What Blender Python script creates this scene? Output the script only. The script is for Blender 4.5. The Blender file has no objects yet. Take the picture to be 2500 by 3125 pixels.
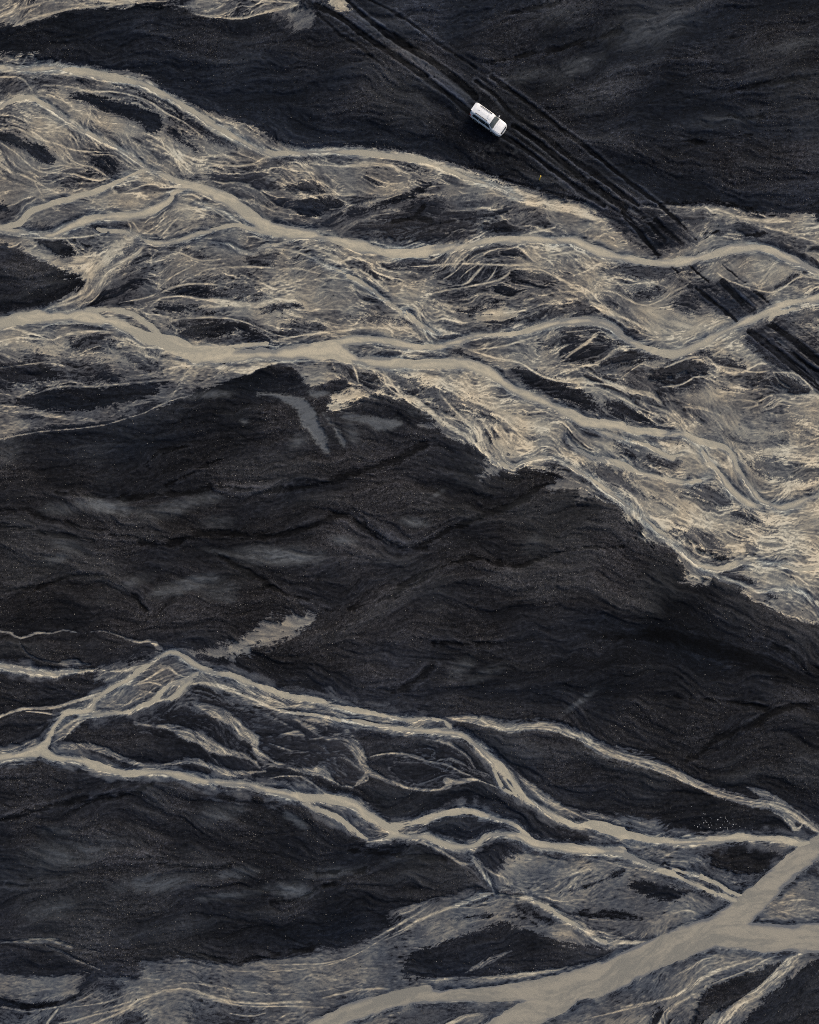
import bpy, bmesh, math, random
import numpy as np
from mathutils import Vector, Matrix

# ------------------------------------------------------------------ camera, sky, sun, exposure
scene = bpy.context.scene
CAM_H = 135.0
TANV = 0.488                      # half the vertical field of view
PXM = 1562.5 / (CAM_H * TANV)     # photograph pixels per metre on the flat ground
cam_d = bpy.data.cameras.new('camera')
cam = bpy.data.objects.new('camera', cam_d)
scene.collection.objects.link(cam)
cam.location = (0, 0, CAM_H)
cam.rotation_euler = (0, 0, 0)
cam_d.sensor_fit = 'VERTICAL'
cam_d.angle = 2 * math.atan(TANV)
cam_d.clip_start = 1.0
cam_d.clip_end = 8000.0
scene.camera = cam

SUN_EL, SUN_AZ = math.radians(33), math.radians(42)   # azimuth clockwise from +Y: light from the upper right
world = bpy.data.worlds.new('World')
scene.world = world
world.use_nodes = True
wn = world.node_tree.nodes
wn.clear()
sky = wn.new('ShaderNodeTexSky')
sky.sky_type = 'NISHITA'
sky.sun_disc = False
sky.sun_elevation = SUN_EL
sky.sun_rotation = SUN_AZ
sky.air_density = 1.0
sky.dust_density = 6.0
sky.ozone_density = 1.0
bg = wn.new('ShaderNodeBackground')
bg.inputs['Strength'].default_value = 0.13
wo = wn.new('ShaderNodeOutputWorld')
world.node_tree.links.new(sky.outputs[0], bg.inputs['Color'])
world.node_tree.links.new(bg.outputs[0], wo.inputs['Surface'])

sun_d = bpy.data.lights.new('sun', 'SUN')
sun_d.energy = 1.5
sun_d.angle = math.radians(14)
sun_d.color = (1.0, 0.94, 0.86)
sun = bpy.data.objects.new('sun', sun_d)
scene.collection.objects.link(sun)
sdir = Vector((math.sin(SUN_AZ) * math.cos(SUN_EL), math.cos(SUN_AZ) * math.cos(SUN_EL), math.sin(SUN_EL)))
sun.rotation_euler = (-sdir).to_track_quat('-Z', 'Y').to_euler()
sun.location = sdir * 200

scene.view_settings.view_transform = 'Standard'
scene.view_settings.look = 'None'
scene.view_settings.exposure = 0.15
scene.view_settings.gamma = 1.0
scene.view_settings.use_curve_mapping = False
scene.cycles.filter_width = 1.0
scene.cycles.use_denoising = False

rng = np.random.default_rng(7)
random.seed(7)

# ------------------------------------------------------------------ survey of the ground
# Every list below is a survey of the river plain: x y [width] in sheet units, sheets are 700 px squares of the
# plan (1725 units each), row/column given first.
X0 = [0, 600, 1200, 1800]
Y0 = [0, 600, 1200, 1850, 2425]
KT = 700.0 / 1725.0

def P3(rc, s):
    r, c = int(rc[0]), int(rc[1])
    a = np.array(s.split(), float).reshape(-1, 3)
    return np.stack([X0[c] + a[:, 0] * KT, Y0[r] + a[:, 1] * KT, a[:, 2]], 1)

def P2(rc, s):
    r, c = int(rc[0]), int(rc[1])
    a = np.array(s.split(), float).reshape(-1, 2)
    return np.stack([X0[c] + a[:, 0] * KT, Y0[r] + a[:, 1] * KT], 1)

# --- open water: (object index, sheet, centre line with width in px)
WATER = [
 (0,'00','0 505 8 150 522 10 400 512 18 600 535 18 800 572 20 930 600 14 1050 622 14 1200 690 12 1350 772 13 1480 862 15 1600 932 14 1725 1000 13'),
 (0,'01','0 870 13 100 930 14 246 1010 14 400 1090 11 560 1160 11 650 1150 11 900 1142 12 1150 1142 14 1400 1162 14 1725 1200 13'),
 (0,'02','0 1170 14 150 1195 11 300 1235 11 450 1290 11 600 1350 12 800 1412 9 950 1480 7'),
 (0,'00','0 800 9 60 762 10 150 732 12 240 742 12 330 782 11 430 852 11 530 922 9 650 992 10 800 1072 10 950 1152 9 1100 1262 8'),
 (1,'00','1100 1268 10 1200 1300 13 1300 1350 17 1420 1390 22 1550 1430 24 1725 1490 26'),
 (1,'01','0 1400 24 100 1430 26 250 1500 28 350 1580 30 450 1660 30 560 1725 30'),
 (1,'11','150 0 26 280 50 28 380 120 28 470 190 30 600 250 32 750 280 34 950 300 34 1100 340 34 1250 370 34 1400 410 32 1500 430 28 1725 425 24'),
 (1,'12','0 430 24 200 415 26 400 390 30 600 360 26 750 330 24 900 325 24 1050 315 24 1200 325 26 1350 330 28 1450 370 26 1550 410 24 1725 455 22'),
 (1,'13','0 385 26 100 420 26 200 450 26 350 475 24 500 495 22 620 495 22 750 475 26 900 440 30 1000 410 30 1150 390 28 1280 385 22 1380 410 24 1480 460 24 1600 510 22 1725 570 20'),
 (1,'00','0 1715 20 60 1702 16 150 1680 14 210 1610 12 300 1560 14 420 1520 18 550 1490 16 700 1440 16 850 1380 14 1000 1310 10 1100 1270 9'),
 (1,'10','0 245 18 120 265 22 280 280 14 400 285 24 480 250 26 560 210 28 680 170 26 850 150 26 1000 140 24 1120 110 24 1220 60 22 1300 0 18'),
 (1,'00','1300 1460 18 1380 1412 20 1450 1390 20'),
 (1,'10','740 240 5 900 255 7 1010 285 9 1100 325 11 1200 350 13 1280 340 11 1400 310 11 1550 270 11 1725 220 9'),
 (1,'11','0 280 11 120 250 11 230 220 11 330 215 11 420 240 13 520 270 13 640 290 10'),
 (1,'11','0 40 5 100 70 7 220 120 7 330 200 9'),
 (1,'11','130 340 5 250 360 7 330 405 9 430 430 8 480 390 9 540 360 9 620 355 7 680 330 6 740 318 6'),
 (2,'11','850 450 5 960 510 5 1080 560 7 1180 610 9 1300 680 9 1400 770 9 1500 840 9 1600 910 10 1680 970 12 1725 1000 14'),
 (2,'12','100 870 10 170 930 13 246 985 15 300 1020 11 330 1040 6'),
 (2,'10','0 950 36 100 925 34 250 910 36 450 900 38 600 900 40 750 920 40 880 950 38 1000 1010 36 1100 1060 38 1250 1090 44 1350 1130 44 1500 1170 50 1725 1185 52'),
 (2,'10','560 888 8 640 864 13 700 852 14 850 855 14 1000 890 14 1100 950 14 1180 1020 14 1230 1070 12'),
 (2,'11','0 1190 50 150 1190 50 300 1200 44 450 1190 40 600 1190 38 750 1170 44 900 1150 52 1030 1150 50 1080 1180 44 1200 1230 30 1350 1240 30 1500 1250 26 1725 1250 28'),
 (2,'11','180 1135 14 350 1118 10 520 1112 8'),
 (2,'11','950 1110 20 1080 1090 22 1250 1075 22 1400 1085 22 1520 1100 18 1725 1140 20'),
 (2,'12','0 1240 30 200 1255 28 400 1250 26 550 1260 28 650 1290 30 760 1340 28 830 1400 26 900 1450 26 1000 1490 24 1100 1530 22 1250 1600 24 1350 1640 26 1450 1690 28 1600 1710 24 1725 1720 20'),
 (2,'12','0 1100 20 130 1130 22 280 1135 22 420 1110 20 550 1070 22 680 1040 18 850 1035 18 1000 1015 18 1100 990 20 1200 960 22 1350 940 24 1500 935 26 1600 955 26 1680 1000 20 1725 1040 18'),
 (2,'13','0 940 26 100 955 26 180 1000 22 260 1060 20 350 1110 18 500 1160 20 620 1180 22 720 1160 20 850 1100 22 1000 1020 24 1150 950 24 1280 890 22 1400 830 26 1500 800 20 1600 780 18 1725 750 20'),
 (2,'13','1350 930 8 1400 880 10 1550 840 10 1725 790 10'),
 (2,'22','980 10 20 1100 50 24 1250 120 26 1350 160 26 1450 220 30 1560 230 24 1725 260 22'),
 (2,'23','0 210 22 150 240 24 300 275 18 450 290 20 620 305 20 700 310 20 800 350 22 900 380 20 1000 400 14 1060 440 14 1090 500 12 1110 560 14 1150 620 16 1200 700 18 1270 790 18 1350 840 20 1450 860 22 1560 830 18 1640 790 14 1725 775 10'),
 (2,'23','850 440 10 900 520 14 960 580 16 1000 640 18 1050 710 20 1120 770 18 1200 830 20 1300 855 14'),
 (2,'23','0 270 10 150 310 11 300 360 11 430 390 11 540 450 11 620 490 9 700 450 5'),
 (2,'23','0 470 9 150 500 9 280 550 11 400 600 11 550 640 11 680 670 11 780 665 11 880 640 11 960 635 9'),
 (2,'22','1300 310 5 1350 390 7 1450 450 7 1560 500 8 1725 560 9'),
 (3,'22','760 500 6 850 540 8 930 545 8 1000 510 8 1080 490 11 1200 490 8 1280 520 6 1400 590 9 1500 650 9 1600 720 11 1725 810 11'),
 (3,'23','0 630 11 80 690 11 160 760 12 250 820 12 330 880 12 420 960 10 520 1050 8 620 1130 8 700 1200 9 800 1280 10 900 1320 11 980 1330 11 1060 1300 9 1150 1280 9 1300 1280 9 1450 1290 9 1560 1330 9 1650 1320 9 1725 1310 8'),
 (3,'23','900 1330 5 970 1380 6 1080 1410 5 1180 1450 5 1270 1490 5 1400 1480 5 1530 1480 5 1640 1520 5 1725 1590 6'),
 (4,'30','0 1150 26 120 1130 30 220 1100 34 300 1080 32 360 1000 12 400 920 15 450 850 15 520 800 18 600 800 15 680 780 17 730 700 11 800 640 13 870 600 17 960 560 17 1050 490 12 1150 420 10 1240 360 12 1320 350 13 1400 400 16 1500 460 16 1600 500 13 1725 515 13'),
 (4,'31','0 445 13 100 490 13 246 515 15 350 560 15 500 610 16 700 680 18 850 700 18 1000 740 20 1150 780 20 1300 810 16 1450 830 14 1600 860 11 1725 855 11'),
 (4,'31','640 790 4 850 810 5 1050 850 7 1250 880 12 1450 910 14 1600 930 16 1725 935 17'),
 (4,'32','0 840 9 200 850 9 380 860 8 430 920 8 460 950 8'),
 (4,'32','0 920 19 150 930 19 350 945 21 480 960 21 560 990 21 640 1060 23 720 1130 25 800 1210 25 870 1280 23 940 1370 21 1000 1450 22 1080 1500 17 1200 1570 19 1320 1630 21 1420 1650 21 1550 1645 21 1725 1690 21'),
 (4,'32','760 1230 4 800 1320 6 820 1380 6 900 1410 5 960 1450 6'),
 (4,'32','830 1280 4 900 1370 6 930 1430 6'),
 (4,'43','0 225 22 120 260 23 250 300 23 400 325 23 550 350 22 700 358 26 850 350 26 1000 330 26 1150 320 24 1300 330 20 1450 342 20 1600 370 18 1720 360 18'),
 (4,'30','0 450 15 120 475 15 250 495 16 400 510 14 550 490 9'),
 (4,'30','700 820 9 850 800 9 950 800 9 1050 760 9 1150 720 9 1200 660 9 1280 590 9 1380 560 10 1430 540 12 1500 490 8'),
 (4,'30','1150 720 7 1280 690 8 1360 640 8 1420 570 8'),
 (4,'30','300 1080 28 400 1140 22 520 1150 22 620 1170 22 720 1200 24 850 1235 22 950 1260 20 1080 1255 18 1200 1250 20 1350 1270 20 1500 1310 20 1725 1330 20'),
 (4,'31','0 1310 20 246 1330 20 400 1340 22 520 1380 24 650 1410 26 800 1440 26 950 1450 26 1100 1470 30 1200 1500 30 1280 1570 28 1380 1630 28 1450 1670 28 1500 1707 26'),
 (4,'41','1400 220 26 1480 300 24 1400 340 15 1300 358 10'),
 (4,'41','1440 255 22 1560 235 20 1725 193 18'),
 (4,'41','1470 290 22 1600 320 20 1725 310 20'),
 (4,'41','760 50 8 860 95 10 1000 150 11 1100 200 11 1200 280 9 1300 355 8'),
 (4,'42','0 235 20 100 215 16 220 190 16 330 155 18 450 130 18 570 120 18 680 155 18 800 190 14 900 220 12 980 280 10 1040 340 13'),
 (4,'42','0 310 21 120 310 21 250 320 23 350 360 25 450 390 25 550 395 21 640 370 19 700 320 19 780 300 19 880 305 19 980 330 23 1080 375 27 1200 390 25 1350 410 27 1500 420 29 1725 430 27'),
 (4,'43','0 430 27 120 425 27 250 450 23 400 510 21 520 560 19 650 610 15 780 670 15 900 720 15 1000 760 15 1100 800 15'),
 (4,'43','560 530 8 700 580 8 850 620 10 960 670 10 1050 730 8 1190 775 9'),
 (4,'42','560 430 6 620 500 9 680 590 9 720 650 9 760 740 8'),
 (4,'42','760 740 7 680 755 10 580 790 9 480 830 6'),
 (4,'42','1050 790 8 1180 860 11 1280 930 13 1400 990 13 1500 1060 10 1600 1110 7'),
 (5,'41','850 1790 60 1000 1718 58 1150 1650 58 1300 1590 54 1500 1540 48 1725 1490 48'),
 (5,'42','0 1540 48 200 1520 42 450 1510 38 700 1500 42 900 1490 52 1100 1480 68 1300 1450 92 1500 1400 98 1725 1335 92'),
 (5,'42','700 1830 86 870 1740 86 1000 1660 88 1150 1590 84 1300 1510 80'),
 (5,'43','0 1425 92 200 1340 94 400 1240 94 600 1160 94 800 1080 94 1000 1000 94 1100 940 98 1200 840 84 1300 745 74 1400 650 69 1500 560 69 1600 472 65 1725 390 61'),
 (5,'43','1000 1050 88 1150 1055 88 1300 1072 88 1500 1082 88 1725 1080 95'),
]

# --- floodplain areas: (base silt level, outline)
FLOOD = [
 (.60, np.array([(-400,175),(0,170),(53,164),(122,172),(183,191),(243,205),(325,215),(406,221),(438,233),(487,260),(548,292),(609,325),(670,345),(722,365),(783,390),(827,430),(884,444),(965,446),(1067,446),(1168,456),(1250,466),(1322,479),(1403,503),(1484,532),(1565,560),(1646,584),(1728,609),(1788,621),(1833,637),(1910,631),(2011,625),(2165,621),(2246,629),(2307,649),(2368,649),(2440,655),(2500,667),(2900,690),
   (2900,1960),(2500,1906),(2409,1890),(2348,1857),(2287,1825),(2246,1784),(2165,1772),(2088,1768),(2092,1732),(2060,1715),(2068,1687),(2027,1663),(1979,1659),(1934,1640),(1962,1622),(1938,1585),(1901,1585),(1897,1549),(1853,1525),(1800,1510),(1745,1480),(1707,1440),(1626,1431),(1590,1421),(1561,1441),(1537,1427),(1490,1425),(1486,1389),(1452,1362),(1403,1346),(1370,1338),(1338,1305),(1320,1290),(1334,1277),(1273,1245),(1240,1218),(1200,1230),(1190,1215),(1100,1215),(1060,1240),(1005,1240),(1010,1215),(1065,1185),(1060,1160),(1010,1170),(960,1185),(925,1160),(905,1125),(830,1112),(778,1127),(681,1168),(600,1192),(400,1120),(250,1090),(0,1060),(-400,1060)],float)),
 (.40, np.array([(-400,1030),(0,1050),(250,1080),(500,1110),(640,1130),(690,1160),(600,1192),(588,1208),(446,1257),(325,1295),(142,1316),(0,1342),(-400,1400)],float)),
 (.55, np.array([(-400,110),(0,81),(61,77),(114,61),(162,49),(195,32),(244,22),(386,16),(548,20),(600,34),(629,47),(700,57),(762,51),(827,37),(884,24),(925,12),(925,-400),(-400,-400)],float)),
]
FLOOD.append((.77, np.array([(1150,1110),(1350,1120),(1600,1150),(1900,1330),(2300,1350),(2500,1400),(2900,1450),(2900,1900),(2500,1860),(2200,1730),(2060,1650),(1850,1470),(1500,1350),(1300,1230)],float)))
FLOOD.append((.68, np.array([(700,850),(1100,850),(1500,950),(1900,960),(2300,900),(2500,880),(2500,1000),(2100,1100),(1700,1050),(1200,1020),(900,960)],float)))
def F(level, rc, s): FLOOD.append((level, P2(rc, s)))
F(.50,'30','700 560 720 440 900 390 1180 330 1290 330 1450 380 1560 440 1725 480 1725 640 1450 580 1400 640 1300 720 1100 760 900 820 760 830 620 860 560 900 480 1000 380 1060 330 1050 340 980 440 830 560 760 720 660 850 590 810 570')
F(.34,'30','1330 690 1500 690 1600 760 1725 800 1725 900 1600 850 1440 790 1300 790')
F(.20,'31','-200 600 200 660 600 820 1000 920 1150 1010 1260 1180 1300 1260 1180 1360 1000 1310 850 1250 600 1210 500 1260 200 1260 -100 1150 -400 1000 -500 800')
F(.20,'32','-60 1090 150 1080 400 1010 600 1150 740 1290 800 1400 600 1330 350 1390 100 1380 -60 1330')
F(.42,'31','450 1290 600 1270 800 1280 900 1350 980 1410 850 1400 700 1380 500 1330')
F(.45,'43','180 140 230 170 330 180 500 190 640 250 740 270 700 290 500 280 300 230')
F(.58,'40','-500 1330 0 1340 60 1350 200 1370 330 1370 420 1350 560 1350 680 1360 690 1390 600 1440 600 1480 560 1520 420 1560 250 1580 100 1550 0 1530 -500 1530')
FLOOD.append((.44, np.array([(-400,3090),(0,3080),(101,3085),(170,3070),(227,3050),(252,3020),(284,2985),(308,2973),(365,2973),(426,2981),(410,2953),(446,2932),(503,2922),(568,2928),(700,2934),(735,2936),(782,2928),(843,2918),(925,2912),(965,2900),(1026,2896),(1079,2884),(1132,2863),(1168,2835),(1200,2815),(1184,2790),(1180,2774),(1233,2770),(1300,2750),(1383,2725),(1443,2705),(1500,2700),(1560,2725),(1640,2745),(1700,2790),(1760,2830),(1800,2850),(1900,2870),(2040,2860),(2120,2830),(2250,2750),(2500,2640),(2900,2500),(2900,3500),(-400,3500)],float)))
F(.46,'43','1190 940 1300 860 1450 700 1600 600 1725 530 1900 480 1900 960 1550 965 1300 955')
F(.44,'43','0 270 300 340 700 400 950 400 1050 370 1350 370 1620 400 1440 520 1180 750 1000 680 600 540 250 440 0 380')
FLOOD.append((.48, np.array([(1460,2636),(1549,2656),(1565,2600),(1606,2587),(1667,2600),(1768,2608),(1900,2616),(2043,2673),(2165,2729),(2238,2754),(2218,2774),(2084,2847),(2019,2871),(1942,2867),(1860,2867),(1808,2839),(1748,2798),(1687,2762),(1606,2725),(1517,2717),(1484,2668)],float)))
F(.46,'42','0 950 150 880 450 780 720 690 760 740 900 760 1050 850 1150 950 1340 980 1400 1070 1480 1110 1350 1120 1150 1060 1000 1000 900 960 650 960 500 1060 350 1110 180 1150 60 1290 0 1400')
F(.35,'42','180 340 300 350 560 430 620 470 750 560 860 640 870 700 760 740 680 690 550 580 480 500 300 400')
F(.38,'41','760 40 870 40 1100 80 1200 140 1280 170 1460 300 1390 330 1300 350 1200 250 1050 150 860 90')

# --- dark gravel bars standing in the floodplain: (strength, sheet, outline)
BARS = [
 (.95,'00','490 745 620 705 800 730 1000 780 1160 850 1230 890 1200 990 1150 1000 1090 980 1040 910 900 880 760 830 640 770'),
 (.95,'00','-300 1000 0 1000 120 1005 160 1070 300 1100 400 1160 420 1220 330 1240 250 1190 150 1110 0 1040 -300 1040'),
 (.75,'00','1290 950 1400 1040 1500 1120 1530 1150 1450 1140 1380 1070 1290 1000'),
 (.75,'00','1180 790 1300 830 1420 900 1600 1000 1725 1050 1725 1100 1580 1080 1420 970 1300 880'),
 (.97,'00','-300 1450 0 1510 80 1585 0 1590 -300 1600'),
 (.55,'00','830 620 950 640 1100 690 1250 760 1350 810 1250 820 1100 730 900 650'),
 (.50,'00','170 575 330 570 600 590 620 620 450 640 300 640 220 600'),
 (.50,'00','0 600 120 590 200 640 240 690 100 700 0 720'),
 (.65,'00','640 1180 780 1180 900 1280 900 1320 800 1330 720 1250'),
 (.70,'00','620 1270 680 1250 790 1330 700 1340'),
 (.50,'00','340 1320 600 1330 640 1350 560 1420 450 1420 400 1370'),
 (.97,'01','740 1560 800 1500 900 1480 1040 1500 1130 1540 1080 1570 960 1600 850 1650 760 1620'),
 (.65,'01','680 1400 780 1370 880 1370 980 1430 850 1450 720 1450'),
 (.70,'01','0 970 100 1000 200 1060 350 1090 200 1110 60 1060'),
 (.60,'01','370 1270 560 1200 800 1160 1040 1160 1000 1190 700 1220 500 1280'),
 (.55,'01','1290 1200 1500 1210 1725 1250 1725 1310 1560 1290'),
 (.90,'01','1080 1630 1300 1550 1500 1470 1725 1390 1725 1450 1560 1510 1300 1600'),
 (.60,'01','1160 1500 1340 1430 1380 1490 1200 1560'),
 (.42,'11','720 240 900 180 1130 90 1400 30 1725 0 1900 0 1900 320 1725 340 1500 330 1300 330 1100 320 900 260'),
 (.60,'11','0 670 300 680 450 690 540 740 400 780 180 780 0 760'),
 (.78,'11','470 840 560 800 740 800 800 815 700 840 520 860'),
 (.80,'11','0 820 100 840 180 860 50 870 0 860'),
 (.97,'11','-150 1030 0 960 150 935 330 935 410 965 380 1000 200 1040 0 1080 -120 1070'),
 (.62,'11','0 1090 200 1060 420 1010 560 1040 600 1070 400 1110 100 1110'),
 (.55,'11','590 950 700 940 950 950 1000 1000 800 1030 700 1010'),
 (.60,'11','370 470 520 400 610 450 620 510 420 520'),
 (.40,'11','0 170 150 130 230 170 100 200'),
 (.60,'11','1200 910 1400 900 1650 950 1500 960'),
 (.97,'11','450 1320 520 1270 620 1270 720 1300 790 1350 780 1440 650 1430 600 1340 500 1340'),
 (.95,'11','920 1440 1000 1380 1130 1375 1130 1420 1000 1480'),
 (.80,'11','1260 1320 1400 1370 1410 1410 1300 1400'),
 (.50,'11','1440 1310 1550 1330 1725 1430 1725 1560 1600 1480 1500 1400'),
 (.97,'10','250 320 400 315 520 340 590 420 590 440 480 460 400 430 330 370'),
 (.99,'10','-900 200 0 290 100 380 250 440 430 540 600 570 668 650 500 750 300 850 0 915 -900 1000'),
 (.75,'10','1180 740 1250 710 1380 670 1725 690 1725 780 1500 750 1250 740'),
 (.85,'10','1160 830 1280 800 1450 810 1640 860 1400 850 1230 850'),
 (.70,'10','1280 960 1400 910 1600 910 1725 920 1500 980 1350 1010'),
 (.50,'10','150 240 280 210 420 210 430 240 250 265'),
 (.60,'10','650 230 760 190 950 185 980 250 850 240'),
 (.40,'10','500 310 800 270 980 290 850 380 750 420 600 370'),
 (.40,'10','800 700 880 560 1020 470 1150 490 1100 600 980 700'),
 (.60,'10','1270 370 1400 380 1560 460 1500 470 1350 410'),
 (.40,'10','720 560 800 490 900 400 960 360 1040 340 1000 430 850 500 760 590'),
 (.60,'10','640 880 900 880 1050 960 1180 1040 1150 1050 1000 970 850 920'),
 (.65,'10','480 1060 700 1050 820 1080 880 1130 820 1150 600 1160 520 1120'),
 (.85,'10','-300 1230 0 1230 330 1250 450 1350 350 1390 100 1430 0 1450 -300 1450'),
 (.92,'10','100 1560 250 1470 500 1440 800 1440 1250 1390 1240 1430 1100 1490 950 1560 600 1610 330 1610'),
 (.55,'10','330 1270 700 1230 780 1260 900 1330 950 1380 700 1400 450 1350'),
 (.55,'10','870 1130 1000 1160 1150 1250 1250 1330 1100 1310 960 1220'),
 (.50,'10','1060 1140 1230 1120 1300 1160 1150 1180'),
 (.45,'12','620 240 700 200 950 150 1120 120 1200 190 1050 260 800 300 680 270'),
 (.30,'12','0 0 900 0 700 100 400 180 200 300 0 310'),
 (.85,'12','420 860 650 850 760 790 850 790 820 830 700 860 560 890'),
 (.50,'12','240 740 400 710 560 700 600 740 500 780 350 800'),
 (.60,'12','820 920 960 900 1140 880 1100 940 900 960'),
 (.75,'12','400 1150 540 1160 720 1270 560 1200'),
 (.85,'12','880 1270 1000 1290 1200 1370 1400 1460 1520 1560 1540 1620 1400 1580 1250 1530 1080 1460 950 1370'),
 (.70,'12','1290 1200 1400 1130 1540 1050 1700 1100 1600 1180 1500 1240 1300 1220'),
 (.55,'12','1050 1150 1200 1060 1300 1010 1440 1010 1360 1070 1200 1150'),
 (.70,'12','1530 1250 1640 1180 1725 1140 1725 1280 1600 1270'),
 (.60,'12','0 1340 150 1360 300 1420 500 1520 680 1580 860 1720 700 1680 560 1620 430 1640 300 1560 150 1440'),
 (.60,'12','1150 900 1200 850 1350 800 1450 790 1560 830 1550 880 1400 880 1200 920'),
 (.45,'12','300 600 420 540 560 510 700 520 860 540 760 620 600 650 450 640'),
 (.50,'12','870 580 1000 560 1180 590 1250 640 1050 640 900 640'),
 (.45,'13','560 100 800 110 1000 180 1300 230 1250 270 1000 280 720 240'),
 (.60,'13','80 550 300 520 560 530 700 500 830 500 860 560 760 580 560 610 400 620 200 580'),
 (.60,'13','240 730 400 690 600 690 480 780 350 770'),
 (.60,'13','650 750 760 680 850 850 700 900 600 830'),
 (.78,'13','140 1240 240 1180 400 1160 540 1170 500 1210 300 1260'),
 (.70,'13','0 1180 100 1110 180 1120 100 1200 0 1240'),
 (.70,'13','430 1350 540 1290 700 1230 850 1250 920 1290 760 1330 560 1370'),
 (.75,'13','800 1220 860 1180 960 1190 1080 1230 1180 1290 1050 1280'),
 (.70,'13','1360 1350 1480 1340 1600 1400 1660 1470 1560 1480 1420 1420'),
 (.60,'13','500 1470 740 1410 880 1450 800 1470 600 1480'),
 (.60,'13','1180 1370 1280 1340 1390 1380 1400 1420 1250 1420'),
 (.55,'13','1500 860 1600 830 1725 850 1725 930 1550 950'),
 (.88,'13','100 1520 250 1540 330 1600 430 1650 500 1700 480 1725 380 1700 250 1680 150 1620'),
 (.55,'23','-100 560 0 520 150 560 260 620 450 800 350 790 200 720 0 600'),
 (.60,'23','160 350 260 370 420 450 640 500 690 570 500 560 300 490'),
 (.60,'23','660 710 860 690 1000 740 1100 830 1000 880 850 830 720 770'),
 (.65,'23','1020 890 1150 860 1280 940 1430 1020 1300 1000 1140 960'),
 (.60,'23','580 990 700 1000 900 1080 1050 1180 1080 1230 900 1190 750 1120'),
 (.88,'23','770 1150 900 1180 1040 1230 1030 1250 880 1210'),
 (.92,'23','1110 1390 1200 1400 1240 1430 1180 1430'),
 (.60,'23','980 290 1080 290 1160 330 1050 330'),
 (.40,'23','1180 360 1330 330 1480 340 1400 390 1250 400'),
 (.58,'23','1200 500 1400 490 1650 520 1725 560 1725 640 1500 660 1300 640 1220 570'),
 (.70,'23','400 730 560 810 700 900 560 830'),
 (.50,'23','1110 1090 1200 1100 1290 1170 1200 1200'),
 (.85,'23','640 350 700 370 710 400 650 370'),
 (.90,'23','1310 1500 1400 1520 1420 1560 1350 1550'),
 (.80,'30','750 420 850 410 860 430 800 445'),
 (.80,'30','890 410 1000 380 1130 365 1100 395 950 420'),
 (.70,'31','560 1350 700 1340 780 1380 700 1390'),
 (.96,'43','890 470 1000 400 1100 370 1250 370 1400 430 1470 480 1430 550 1300 590 1150 590 1000 560'),
 (.60,'43','720 540 780 470 970 570 930 600 800 570'),
 (.80,'43','160 330 210 330 215 390 170 380'),
 (.60,'43','1130 620 1300 600 1220 700 1150 720'),
 (.88,'42','600 420 700 350 830 320 940 360 920 430 870 530 780 570 700 520 620 470'),
 (.88,'43','280 660 440 640 620 680 820 710 700 760 640 800 540 790 380 740'),
 (.96,'42','30 1370 100 1230 180 1160 350 1110 500 1060 620 1010 780 990 900 980 1000 1010 1150 1080 1300 1120 1450 1140 1600 1150 1725 1150 1800 1150 1725 1190 1500 1260 1300 1300 1100 1330 850 1350 650 1380 450 1390 280 1380'),
 (.60,'40','680 1370 850 1370 930 1420 900 1490 780 1500 700 1450 620 1480 600 1440'),
 (.85,'40','900 1680 950 1640 1030 1640 1110 1690 1100 1745 920 1745'),
 (.60,'41','-80 1590 100 1560 250 1570 500 1600 480 1700 350 1800 0 1800 -60 1720'),
 (.70,'40','260 1725 330 1660 430 1650 520 1680 500 1760 260 1760'),
 (.50,'40','0 1630 130 1640 170 1660 60 1690 0 1680'),
 (.60,'42','0 1600 200 1565 450 1570 560 1600 670 1630 500 1670 400 1800 0 1800'),
 (.50,'42','620 1800 700 1620 900 1560 1130 1530 1180 1540 1000 1640 800 1725'),
 (.88,'43','450 1650 590 1590 560 1640 470 1800 420 1800'),
 (.94,'43','850 1450 950 1420 1100 1370 1300 1290 1480 1215 1540 1215 1400 1340 1250 1460 1100 1560 900 1660 740 1800 700 1800 820 1600'),
 (.94,'43','2000 1000 1725 1230 1600 1310 1450 1420 1280 1550 1100 1800 2200 1800 2200 1100'),
]
# --- ground churned and blackened where the wheel tracks cross the silt
TRACKZONE = [
 (.78,'13','0 60 120 75 270 80 400 75 520 60 540 140 640 190 720 240 800 320 830 330 760 380 600 410 520 450 400 400 280 320 150 200 60 100'),
 (.88,'13','570 620 650 590 760 640 900 640 1000 630 1250 700 1380 830 1300 850 1230 880 1110 950 1000 900 850 810 760 700'),
 (.90,'13','1130 1080 1200 1000 1340 950 1500 930 1725 1080 2200 1400 2200 1800 1725 1450 1650 1370 1540 1320 1380 1310 1260 1180'),
]
TRACKZONE = [(k * .86, rc, s) for k, rc, s in TRACKZONE]

# --- pale silt ribbons: (level, sheet, centre line with width)
RIBBON = []
def R(level, rc, s): RIBBON.append((level, P3(rc, s)))
def RL(level, rc, *ss):
    for s in ss: RIBBON.append((level, P3(rc, s)))
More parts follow.
